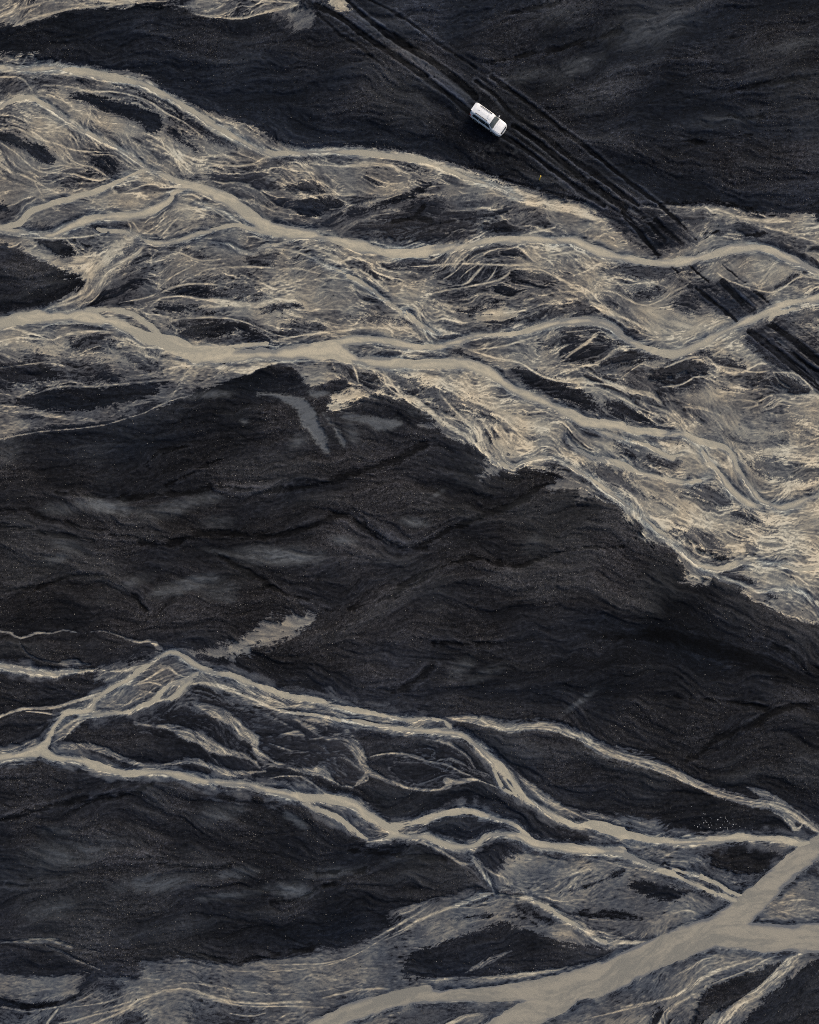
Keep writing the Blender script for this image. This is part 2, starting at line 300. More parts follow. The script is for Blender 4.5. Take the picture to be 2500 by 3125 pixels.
# north margin
RL(.80,'00','0 120 14 100 80 10 200 55 8 300 25 6 400 0 6','100 200 10 250 140 8 400 100 8 540 65 8 750 45 8 1000 20 6 1250 10 6','680 0 20 900 5 16 1180 0 10')
RL(.80,'01','0 110 8 250 140 10 400 125 10 560 80 10 700 50 10 780 30 8','430 5 8 600 10 8 740 20 6')
RL(.85,'00','0 515 22 150 525 22 400 512 36 600 533 34 800 572 38 930 602 28 1050 622 28 1200 690 26 1350 772 28 1480 862 30 1600 932 28 1725 1000 26')
RL(.85,'01','0 870 30 100 930 30 246 1010 30 400 1090 24 560 1160 22 650 1150 22 900 1142 24 1150 1142 26 1400 1162 26 1725 1200 26')
RL(.85,'02','0 1170 28 150 1195 28 300 1235 26 450 1290 28 600 1350 34 800 1412 36 950 1480 36 1100 1530 34 1300 1560 30 1450 1610 22 1560 1660 10')
RL(.85,'00','0 800 16 60 762 18 150 732 22 240 742 22 330 782 22 430 852 22 530 922 20 650 992 22 800 1072 22 950 1152 20 1100 1262 14')
RL(.85,'00','0 580 5 130 580 5 190 610 5 240 680 4','180 560 6 350 555 6 600 575 6 750 600 5 900 605 4','330 640 4 500 650 5 700 690 6 850 690 6 1000 720 6 1130 770 6 1250 850 5 1400 930 4 1560 1060 4',
 '0 930 4 150 970 6 280 1040 8 420 1080 6 560 1130 6 700 1140 5 830 1150 4','640 1170 4 800 1165 4 880 1180 4','0 1070 5 120 1150 5 220 1240 5 300 1290 5 400 1300 5 560 1310 7 650 1340 8 740 1360 8 800 1345 8',
 '440 1110 6 560 1220 5 700 1260 6 780 1310 6 830 1340 5','850 1130 5 950 1200 5 1040 1275 5','0 1230 14 80 1290 6 200 1330 6 330 1400 7 430 1450 6 520 1480 5','250 1350 4 300 1440 4 330 1480 4',
 '340 990 5 430 960 5 530 920 4','1100 1050 5 1250 1120 5 1400 1200 6 1500 1240 5 1725 1250 5','1150 1090 4 1350 1160 6 1500 1200 6 1725 1220 6','1060 1380 4 1250 1390 5 1350 1410 6','1180 1450 6 1270 1460 6','950 1440 4 1100 1390 4 1200 1395 4','1380 1500 5 1520 1530 5 1640 1600 6 1725 1660 6')
RL(.85,'01','0 1200 6 200 1245 8 400 1240 6 500 1190 6 560 1165 6','850 1230 6 1100 1250 10 1300 1230 14 1450 1240 12 1550 1290 10 1650 1340 5')
RL(.72,'01','700 1390 4 800 1350 4 900 1360 4 980 1420 5 1100 1470 5','690 1440 4 740 1475 5 850 1480 5 960 1460 6 1100 1460 12 1200 1460 14','1080 1500 10 1140 1530 6','1420 1500 10 1540 1460 12','0 1520 6 120 1560 8 230 1620 8 330 1690 8')
RL(.88,'10','0 270 6 150 300 6 400 315 6 650 300 5 800 270 4','500 320 3 560 380 4 640 430 4 720 460 4','960 180 4 985 230 4 980 265 3','1000 190 4 1040 250 4 1060 285 4','1160 140 4 1110 180 4 1085 205 4')
RL(.76,'10','1100 340 10 1040 420 12 960 470 12 860 530 12 800 580 10 750 660 12 680 730 12 560 790 10 400 830 8 260 880 5','660 620 14 640 700 12 520 770 10 380 830 8')
RL(.88,'10','0 1000 8 100 990 10 200 1020 8 330 1060 6 400 1080 6 470 1045 8 600 1020 10 750 1010 10 850 1020 8','310 1000 5 370 965 6 500 955 6 650 955 6 750 970 6 820 1000 6','0 1085 5 150 1060 8 400 1080 4','850 1050 5 950 1090 6 1050 1130 5 1200 1140 5 1300 1160 5 1400 1210 6','1290 1230 6 1450 1260 10 1600 1280 10 1725 1275 8')
RL(.66,'10','870 1150 5 1000 1180 6 1100 1230 4','800 1090 4 830 1150 4 860 1180 4','460 1210 6 560 1230 5 680 1200 6 800 1190 4','0 1290 4 300 1250 4 450 1230 4','1000 1300 4 1100 1330 5 1200 1360 5','0 1480 4 150 1500 6 250 1440 5','250 1490 5 450 1430 6 700 1430 6 900 1410 6 1250 1380 8 1400 1370 8')
RL(.62,'20','0 345 8 120 320 8 360 285 6 600 265 6 800 235 5 950 190 5 1080 150 5 1250 70 5 1450 10 5')
RL(.42,'20','820 190 6 950 100 10 1100 60 12 1300 20 10','0 120 10 150 110 16 350 160 16 600 190 16 800 210 10','0 270 14 150 230 14 300 270 12')
RL(.82,'10','1180 745 4 1260 700 5 1400 660 6 1600 660 5 1725 690 5','1130 830 4 1200 770 6 1350 750 8 1500 770 8 1725 820 10','1280 940 4 1350 920 4 1600 910 4 1725 920 4','1700 470 5 1500 480 5 1400 440 5 1320 410 4','1200 680 4 1300 600 5 1450 520 5','900 800 5 1100 760 5 1200 720 4')
RL(.82,'11','0 560 5 150 540 5 300 530 5 450 530 6 580 540 5','600 550 6 750 540 6 850 560 6 930 580 5','0 780 16 150 780 14 300 810 18 450 820 16 560 790 12 700 780 12 800 790 8 830 800 5','0 900 5 200 910 5 350 940 5 450 980 5 600 1040 6 700 1060 6','520 1040 6 570 1075 6',
 '560 1080 8 700 1060 8 900 1030 8 1100 1010 10 1250 985 10 1450 990 10 1600 985 10 1725 990 10','920 940 4 980 970 4 1020 1000 4','1100 900 6 1180 960 8','850 630 4 1000 610 6 1120 620 8 1200 640 12 1300 690 14 1400 770 14','1110 670 4 1200 700 4 1350 760 5 1500 840 6',
 '530 385 5 700 405 6 850 450 8 960 510 8 1080 560 10 1180 610 12 1300 680 14 1400 770 14 1500 840 14 1600 910 18 1680 970 20','800 365 5 920 400 8 1080 480 12 1150 530 12','0 350 4 120 340 6','640 420 12 700 470 12','0 40 8 100 70 10 220 120 11 330 200 12')
RL(.88,'11','0 1270 12 150 1280 12 300 1300 20 400 1310 24 450 1280 16 600 1250 10 800 1235 6 950 1240 4 1150 1250 5 1300 1290 8 1400 1340 6 1430 1420 6 1500 1480 8 1600 1530 10 1725 1610 10','1390 1290 5 1450 1380 6 1530 1480 8 1620 1560 8 1725 1620 8','1020 1240 6 1040 1300 8','1170 1260 5 1200 1320 8 1220 1400 8')
RL(.85,'12','0 540 5 200 525 6 400 510 6 600 505 8 800 515 6 950 515 8 1050 510 8 1100 530 5','690 510 5 620 580 8 570 640 8 530 660 8','500 620 4 560 560 4 640 510 4','380 620 4 450 580 4 510 530 4','780 530 4 740 600 6 700 640 5','880 550 6 860 590 6 780 630 6 700 650 6 550 680 6 420 700 6 280 730 6','870 545 4 950 545 6 1100 550 6 1200 590 6 1300 640 8 1380 690 8 1450 720 8 1550 710 5 1725 720 5','150 690 6 300 690 6','920 660 5 1100 690 5','700 680 6 800 665 5 900 680 4')
RL(.88,'12','900 0 8 1050 50 8 1150 80 8 1280 105 8 1400 140 8 1520 170 8 1580 185 6','930 300 6 1050 270 8 1150 250 8 1220 230 6','1170 450 5 1280 425 6 1400 405 5','1300 420 3 1500 460 4 1600 490 5 1725 495 5','1640 540 3 1725 500 6','1480 790 12 1560 840 18 1640 880 16 1700 890 10')
RL(.88,'12','620 1150 5 800 1130 6 950 1090 6 1080 1050 8','550 1150 5 650 1180 8 800 1220 8 950 1250 8 1050 1310 8 1150 1360 8 1300 1390 8 1500 1400 10 1725 1430 10','0 1270 12 150 1310 10 300 1360 10 420 1440 8 480 1490 6 540 1520 6','540 1520 8 650 1560 8 800 1575 6 950 1560 6 1050 1570 6','690 1440 4 760 1420 8 830 1440 4','0 1420 6 150 1530 8 250 1600 8 340 1670 10 380 1725 10')
RL(.76,'12','1300 1210 6 1380 1150 10 1480 1080 12 1560 1020 10','1300 1020 5 1450 1005 5 1550 1000 5 1640 1060 6 1725 1075 6','1530 1250 4 1620 1200 6 1680 1150 8 1725 1140 8')
RL(.80,'13','0 785 10 100 850 16 200 890 12 300 930 10 400 980 10 500 1050 8 600 1110 8 700 1140 8','0 170 10 100 185 6','60 330 4 100 280 5 200 290 5','530 62 4 700 80 5 850 85 6 1000 110 8 1150 160 10 1300 180 12 1450 180 14 1520 190 10','1500 250 4 1600 205 5 1725 200 5','1600 260 4 1725 220 4','820 360 12 900 300 10 1050 280 8 1130 290 5')
RL(.85,'13','870 590 4 960 575 5 1000 610 5 1120 660 5 1250 700 6 1370 720 6 1450 690 6 1530 630 6 1600 600 6 1725 620 5','1350 550 3 1400 490 4 1440 470 4','0 700 5 150 710 5 260 760 5 350 805 5 450 815 5 550 770 5 640 710 5 740 660 5','200 660 5 330 660 6 440 645 6 580 680 5','240 730 5 330 790 5','40 1250 4 130 1210 5 190 1150 6 310 1120 5 400 1160 4','560 1290 4 650 1250 5 760 1210 5 880 1210 5 960 1270 5 1100 1300 6 1250 1320 5 1350 1310 5','240 1360 5 350 1280 5 420 1240 5','500 1440 5 700 1410 6 780 1360 5 900 1350 5 1000 1340 5','1380 1320 5 1420 1390 5 1500 1440 5','1380 1320 4 1540 1330 8 1640 1410 8 1700 1480 8','1380 1590 4 1450 1530 5 1560 1560 5 1725 1530 6','1550 1500 12 1725 1500 14','0 1330 12 150 1400 14 300 1460 14 450 1490 12 540 1550 8','0 1410 6 200 1500 6 400 1600 6 520 1650 7 600 1725 8','700 1580 4 850 1600 5 1000 1650 5','0 1080 7 40 1030 10 100 1020 8 200 1060 8 280 1080 6')
RL(.75,'22','350 0 8 430 90 10 560 230 10 640 320 12 700 420 8','750 130 8 850 200 10 950 310 8 1050 380 8 1150 460 8','930 400 4 1040 440 4','500 30 6 650 80 8 750 120 6','1180 230 8 1290 220 8 1300 300 8','1080 580 5 1180 550 4','890 590 4 930 560 5')
RL(.86,'22','0 40 10 130 30 14 250 110 14 350 200 14 480 280 14 580 340 14 650 410 14 760 500 14 850 540 14 930 545 13 1000 510 13 1080 490 18 1200 490 16 1280 520 14 1400 590 20 1500 650 20 1600 720 24 1725 810 26')
RL(.86,'23','0 630 26 80 690 26 160 760 30 250 820 30 330 880 34 420 960 30 520 1050 26 620 1130 24 700 1200 22 800 1280 22 900 1320 22 980 1330 20 1060 1300 16 1150 1280 16 1300 1280 16 1450 1290 16 1560 1330 16 1650 1320 15 1725 1310 14','900 1330 10 970 1380 14 1080 1410 14 1180 1450 12 1270 1490 12 1400 1480 12 1530 1480 12 1640 1520 12 1725 1590 12')
RL(.76,'23','600 170 4 640 230 4 680 280 4','450 90 8 600 150 10 700 240 8 780 300 6','720 100 5 850 110 6 1000 180 6 1150 260 6 1300 290 5','1350 90 4 1430 40 5 1500 50 5','1480 170 4 1600 130 5 1725 130 5','1000 70 4 1100 50 5 1230 60 5 1260 90 5 1150 110 4','1200 480 4 1300 460 5 1370 420 6 1500 430 6 1600 450 6 1725 465 6','1100 370 5 1180 400 5 1210 460 5','1450 530 4 1600 520 5 1725 550 5','1450 770 5 1550 745 5 1650 745 5 1725 755 5','1090 850 4 1200 840 5','1030 900 4 1100 855 4','1160 870 4 1300 950 5 1450 1020 6 1600 1040 6 1725 1050 6','1430 1060 5 1500 1030 5','1600 1060 4 1680 1130 8 1725 1180 8','1400 1160 4 1550 1180 5 1725 1200 5',
 '280 600 10 400 700 8 520 770 8 640 860 8 800 950 8 950 1000 6 1150 1020 6','350 640 5 550 690 8 640 770 8 720 850 8 780 880 8','700 930 6 850 990 6 950 1070 6 1060 1160 7 1170 1250 6','480 880 6 560 920 8 650 910 6','1280 1200 10 1400 1260 10','1480 1360 5 1560 1380 6 1640 1440 6 1700 1450 5','1060 1350 4 1180 1340 4 1300 1350 4','0 470 14 150 500 14 280 550 16 400 600 16 550 640 16 680 670 16 780 665 15 880 640 15','850 420 24 920 520 26 1000 600 30')
# lower braid
RL(.62,'31','0 740 26 150 800 34 280 870 30 360 960 34 440 1000 28 440 1080 18 500 1130 24 560 1180 22 640 1190 8 740 1230 10 850 1240 18 950 1240 34 1000 1290 14 1100 1350 8 1180 1350 8 1260 1290 10 1290 1250 14')
RL(.60,'30','1010 850 8 1030 880 8 1150 900 10 1300 910 20 1400 960 34 1500 990 32 1600 1050 32 1725 1100 32')
RL(.58,'31','0 970 16 80 1040 30 170 1080 26 300 1110 16 400 1140 12 500 1230 10','20 1170 14 150 1220 18 250 1260 20 400 1250 14 520 1240 10')
RL(.47,'31','0 490 60 200 570 66 450 680 66 700 760 62 950 820 60 1250 870 52 1725 900 48')
RL(.30,'31','0 660 14 150 690 14 300 750 12 450 780 12 600 850 12 740 920 10','550 1030 12 700 1080 10 850 1100 8 1000 1100 6 1140 1070 6')
RL(.52,'31','700 820 12 800 880 12 930 950 18 1000 980 22 1080 980 18 1150 1040 18 1220 1120 20 1260 1200 24 1320 1250 22 1400 1290 14 1550 1350 10 1725 1380 6','980 870 8 980 940 8','1100 880 12 1160 980 20 1230 1080 22 1290 1170 20')
RL(.66,'31','850 1000 4 980 990 6 1080 1000 6','1270 1140 5 1400 1110 8 1500 1105 7 1650 1125 5 1725 1160 4','540 1300 4 620 1280 5 780 1280 5 870 1330 6 960 1400 7','640 960 14 760 950 16 810 970 8','1270 1250 8 1290 1300 8 1190 1350 7')
RL(.62,'32','0 1105 5 150 1130 6 240 1160 5 400 1190 6 500 1240 6 620 1290 6','0 1320 8 80 1360 8 220 1380 9 360 1375 10 420 1340 18 400 1310 20 470 1320 14 600 1300 12 680 1320 10 760 1350 8 800 1380 6')
RL(.34,'32','250 1000 14 400 1020 16 500 1080 12 580 1150 10 620 1230 10 700 1270 12 750 1290 8','330 1160 10 430 1150 14 520 1180 10 600 1240 8')
RL(.60,'32','380 830 10 500 850 14 620 850 16 720 880 16 850 910 18 1000 900 20 1150 900 22 1300 940 18 1420 980 18 1500 1030 18 1600 1090 16 1725 1130 16')
RL(.60,'33','0 1010 18 100 1080 18 250 1130 24 400 1170 20 550 1220 20 650 1260 20 750 1310 16 900 1380 16 1000 1430 14 1100 1450 16 1250 1490 16 1400 1500 18 1500 1550 20 1600 1620 18 1725 1700 14')
RL(.84,'32','450 845 3 620 845 3 720 890 4 850 920 4 1000 905 4 1200 910 4 1350 960 4 1480 1010 5 1600 1090 4 1725 1130 3','520 860 3 700 900 3 860 935 3 1000 920 3 1180 930 3 1330 980 3 1450 1030 3 1600 1110 3 1725 1160 3')
RL(.84,'33','0 1000 3 120 1090 4 300 1150 5 450 1180 7 600 1230 6 720 1310 4 900 1390 4 1050 1440 4 1200 1470 4 1400 1500 6 1550 1570 5 1725 1700 5','100 1050 3 250 1110 3 420 1150 3 560 1200 3 680 1250 3 850 1330 3 1000 1400 3 1200 1450 3 1420 1480 3 1560 1540 3 1700 1650 3','0 1040 4 200 1130 4 400 1200 4 600 1270 4 780 1350 4 1000 1440 4')
RL(.48,'33','1180 1360 14 1280 1400 20 1400 1450 20 1520 1520 14','1330 1510 16 1480 1590 20 1550 1680 20 1600 1640 20')
RL(.34,'33','200 1050 30 400 1110 20 500 1150 14')
RL(.42,'32','560 930 10 680 1040 14 800 1160 14 900 1260 18 1000 1330 24 1100 1410 30 1200 1480 30 1350 1560 34 1500 1600 36 1725 1640 36')
RL(.42,'43','0 160 34 200 230 40 400 290 30 700 310 20 1000 290 16 1300 300 14')
RL(.80,'32','980 1330 3 1100 1420 4 1200 1480 4 1330 1540 5 1480 1610 4','960 1300 3 1080 1400 3')
RL(.84,'30','0 450 24 120 475 24 250 495 24 400 510 22 550 490 18 700 480 12 900 490 8 1000 470 8 1150 420 8','0 830 9 100 790 10 180 770 8 300 770 8 420 760 10 550 720 10 680 680 12 760 650 9','200 790 4 320 800 4 430 820 4','420 960 6 560 860 8 700 820 14 850 800 14 950 800 14 1050 760 14 1150 720 14 1200 660 14 1280 590 14 1380 560 14 1430 540 16 1500 490 12','1150 720 11 1280 690 11 1360 640 11 1420 570 11','1000 600 6 1120 540 8 1200 490 8 1270 460 8 1330 510 6 1420 540 6','1420 590 6 1550 575 6 1725 610 6','1050 630 3 1170 655 4 1210 640 3','1010 600 3 1120 570 4 1200 590 4 1240 610 4','480 1000 4 560 900 8 650 850 8','340 1060 4 480 980 6','1170 340 6 1250 360 6')
RL(.55,'30','0 185 8 80 200 8 160 240 8 280 200 10 400 200 8 480 180 8 600 200 5','620 210 4 720 185 4 800 190 5 870 210 8 950 240 10 1050 270 10 1130 260 14 1200 310 16 1240 340 14')
RL(.42,'30','150 260 5 200 340 6 270 390 6 400 420 8 470 430 8','420 430 10 550 430 26 680 440 16','0 1100 14 150 1060 10 250 1010 10 330 980 8','160 1030 8 240 990 6','1090 1210 18 1300 1240 26 1500 1280 26 1725 1300 22','1300 1190 18 1450 1160 18 1560 1190 18 1700 1260 14')
RL(.52,'30','360 1060 28 500 1060 22 650 1050 20 800 1090 20 930 1150 16 1050 1190 12 1130 1200 10 1250 1190 10 1350 1160 12')
RL(.86,'31','0 575 6 150 600 7 300 650 8 450 710 8 640 790 8 850 810 8 1050 850 9 1250 890 10','420 730 5 620 760 4 780 740 6')
# bottom
RL(.42,'40','0 1105 8 150 1100 14 300 1090 20 420 1090 18 520 1130 14 620 1150 10 800 1190 8','330 1120 10 450 1170 10 580 1240 10 700 1290 10 800 1330 10')
RL(.78,'40','450 1720 12 560 1700 8 700 1660 5 950 1600 8 1050 1540 8 1200 1490 8 1350 1460 8 1450 1470 8 1600 1530 8 1725 1560 8','700 1725 6 900 1640 7 1050 1570 8','1050 1375 12 1200 1390 12','700 1350 6 770 1350 6','350 1725 8 440 1610 8','600 1320 8 680 1340 8')
RL(.80,'41','0 1470 8 150 1530 9 300 1560 8 500 1570 8 700 1560 8 850 1560 7','950 1530 9 1100 1490 8 1300 1460 6 1450 1460 5','0 1510 3 200 1560 4 400 1590 4 700 1590 4 950 1600 4','500 1610 6 540 1595 8','600 1280 3 800 1275 5 950 1270 5 1100 1235 4')
RL(.55,'41','1480 910 14 1600 860 20 1725 810 22','1320 1090 8 1500 990 10 1650 900 10 1725 860 10','1400 1100 5 1550 1030 6 1725 930 6')
RL(.72,'42','0 1045 7 100 1000 8 200 940 10 350 880 9 480 830 12 580 790 14 680 755 16 750 740 12','760 750 9 900 760 12 1050 790 20 1180 860 24 1280 930 28 1400 990 28 1500 1060 24 1600 1110 16 1725 1110 12','140 335 6 250 370 7 380 430 9 500 510 9 600 520 9','560 430 9 620 500 13 680 590 13 720 650 13 760 740 12','640 510 4 750 590 4 850 630 4 870 680 4','780 720 8 880 710 6','1550 1060 8 1650 1080 6 1725 1075 5')
RL(.74,'43','0 1040 8 80 1090 12 200 1110 14 350 1110 14 470 1105 10','60 1020 6 160 1060 8 260 1072 5','770 930 8 820 945 6','540 1095 6 720 970 7 800 960 5')
RL(.32,'42','540 1340 18 650 1280 20 780 1220 18 900 1170 12')
RL(.50,'42','0 1450 14 300 1400 14 700 1380 12 1000 1350 14 1300 1310 14 1500 1270 14 1725 1210 12')
RL(.70,'43','950 1740 28 1150 1560 28 1280 1470 28 1400 1360 32 1500 1260 34 1590 1205 36','240 1600 12 500 1550 10 650 1510 12 750 1450 14 850 1380 14 1000 1310 12 1300 1220 6','870 1440 4 1050 1370 4 1200 1310 5 1350 1230 5 1450 1205 5','0 1680 8 250 1620 6 450 1570 6','520 1740 18 600 1620 18 750 1520 14','640 1360 8 780 1290 10 850 1240 8 1000 1210 5','1210 930 4 1400 830 4 1560 790 7 1680 800 5','1400 890 4 1560 860 5 1725 870 7')
RL(.82,'42','200 1570 3 450 1560 3 700 1545 4 1000 1525 4 1215 1522 3','380 1740 12 520 1680 12 650 1650 8')

# --- pale silt sheets and fans: (level, sheet, outline)
SHEET = [
 (.85,'00','0 1120 60 1150 80 1200 40 1230 0 1230'),
 (.68,'00','490 780 640 800 780 870 900 900 1000 960 1090 1020 1000 1040 850 1020 650 930 540 850'),
 (.64,'00','1200 1230 1400 1250 1725 1270 1725 1340 1450 1320'),
 (.70,'00','280 900 400 870 460 900 400 960 280 960'),
 (.60,'00','1480 1080 1600 1090 1725 1120 1700 1200 1550 1190'),
 (.62,'01','1180 1440 1400 1380 1650 1350 1725 1360 1600 1420 1380 1470'),
 (.90,'10','480 520 560 460 640 450 720 500 760 500 800 430 900 370 1000 290 1020 300 940 380 860 440 760 520 690 600 650 600 560 560'),
 (.78,'10','-200 260 0 300 100 330 250 390 350 430 500 520 400 500 250 420 100 370 30 340 -200 300'),
 (.76,'10','0 1030 150 1080 300 1080 450 1100 490 1130 450 1170 380 1190 300 1170 150 1110 0 1100'),
 (.96,'11','1000 1540 1050 1490 1130 1470 1200 1450 1270 1470 1380 1430 1430 1440 1440 1490 1300 1510 1180 1560 1100 1580 1020 1570'),
 (.62,'11','780 1260 950 1250 1010 1300 1000 1370 900 1420 820 1400'),
 (.85,'12','640 900 720 850 850 820 930 840 1000 890 1060 870 960 930 850 900 780 950 700 930'),
 (.60,'13','860 570 1000 500 1200 480 1420 470 1600 550 1500 640 1350 690 1200 650 1080 560 980 600'),
 (.72,'13','310 880 420 820 600 840 650 900 900 930 950 980 800 1050 600 1060 450 1020 380 920'),
 (.76,'13','700 1480 850 1480 900 1440 1050 1450 1150 1470 1000 1530 850 1520'),
 (.86,'22','760 130 900 150 1050 190 1200 240 1290 330 1180 330 1050 300 1000 340 900 230'),
 (.72,'22','640 320 760 280 860 340 900 420 1050 450 950 500 800 490 700 400'),
 (.48,'22','1150 690 1250 640 1390 610 1500 650 1600 760 1660 830 1580 790 1480 790 1350 820 1420 750 1290 740 1180 740'),
 (.55,'22','660 510 710 480 760 540 840 560 750 620 640 640'),
 (.50,'22','180 240 340 220 360 262 270 262'),
 (.72,'23','900 170 1050 200 1160 280 1250 310 1400 270 1450 310 1250 340 1120 310'),
 (.75,'23','330 800 450 820 560 890 640 920 560 930 450 920'),
 (.76,'23','720 1350 800 1340 900 1350 1000 1420 900 1420 800 1420 710 1400'),
 (.60,'23','240 880 330 940 260 980'),
 (.56,'31','-100 330 0 320 180 310 300 250 450 160 560 90 620 100 700 60 860 60 900 110 800 190 690 230 560 290 440 310 330 370 200 400 100 390 0 380 -100 390'),
 (.68,'42','920 420 1040 430 1030 480 960 500 900 560 800 600 850 560'),
 (.70,'42','1200 1030 1300 1030 1360 1070 1280 1070'),
 (.46,'01','560 80 760 40 850 60 900 150 850 190 760 230 700 170 640 100'),
 (.84,'01','930 -60 1110 -60 1120 0 1170 100 1060 70 990 20 930 0'),
 (.55,'43','100 1690 250 1650 440 1640 420 1800 100 1800'),
]

# --- blue-grey mud (fine wet ash): outlines and soft patches (cx cy rx ry angle level)
MUD = [
 (1.0,'21','430 10 540 0 680 20 800 40 860 90 900 180 960 270 990 380 1005 450 980 460 900 370 850 290 800 250 785 170 760 110 660 50 560 20'),
 (.85,'21','940 150 1000 190 1060 270 1110 340 1130 410 1110 400 1050 300 980 200'),
 (.62,'21','1040 170 1150 140 1250 180 1400 190 1500 200 1560 240 1450 270 1350 290 1320 240 1200 210'),
 (.70,'21','820 -20 960 -20 1010 0 900 50'),
 (.45,'21','300 200 380 190 400 230 340 240'),
 (.40,'41','640 120 700 110 780 170 850 260 760 240 680 180'),
]
MUDSPOT = [('20','780 850 190 50 8 .8 1350 850 250 50 -15 .45 470 870 140 50 0 .28 430 1240 120 40 -10 .45 500 1150 120 50 20 .25 1390 1450 260 45 -18 .7 1650 1490 120 50 -10 .4 1000 1420 120 40 -20 .28 1640 970 100 40 0 .28 1650 1200 90 20 15 .4 60 430 100 90 -60 .3'),
 ('21','650 1230 330 60 3 .7 1110 1110 90 40 10 .5 1640 965 100 35 5 .6 100 1400 90 30 0 .5 190 1500 110 50 20 .4 60 790 120 30 -5 .35 770 370 70 50 -30 .45 100 10 180 30 -5 .5 1170 300 40 80 -20 .3 1650 140 90 30 10 .35'),
 ('40','1200 650 300 70 -3 .45 600 430 330 110 -10 .32 1650 150 150 50 -10 .38 350 850 200 60 -8 .28 450 270 120 40 0 .25'),
 ('41','730 720 160 60 5 .55 300 590 180 40 -8 .4 160 150 160 40 -5 .3 250 750 200 30 -5 .35 1000 590 250 40 -5 .22'),
 ('02','1350 520 200 60 -25 .32 1000 570 150 50 -10 .25 1300 120 150 60 -20 .25'),
 ('03','500 200 300 120 -20 .28 1500 350 200 50 -10 .2 1000 900 300 50 -8 .15'),
 ('32','500 480 120 60 -40 .3 700 500 150 40 -25 .2 1400 720 130 20 -35 .35'),
 ('22','330 760 60 14 -30 .4 1050 1150 60 90 20 .15 1400 600 100 30 -15 .3'),
]

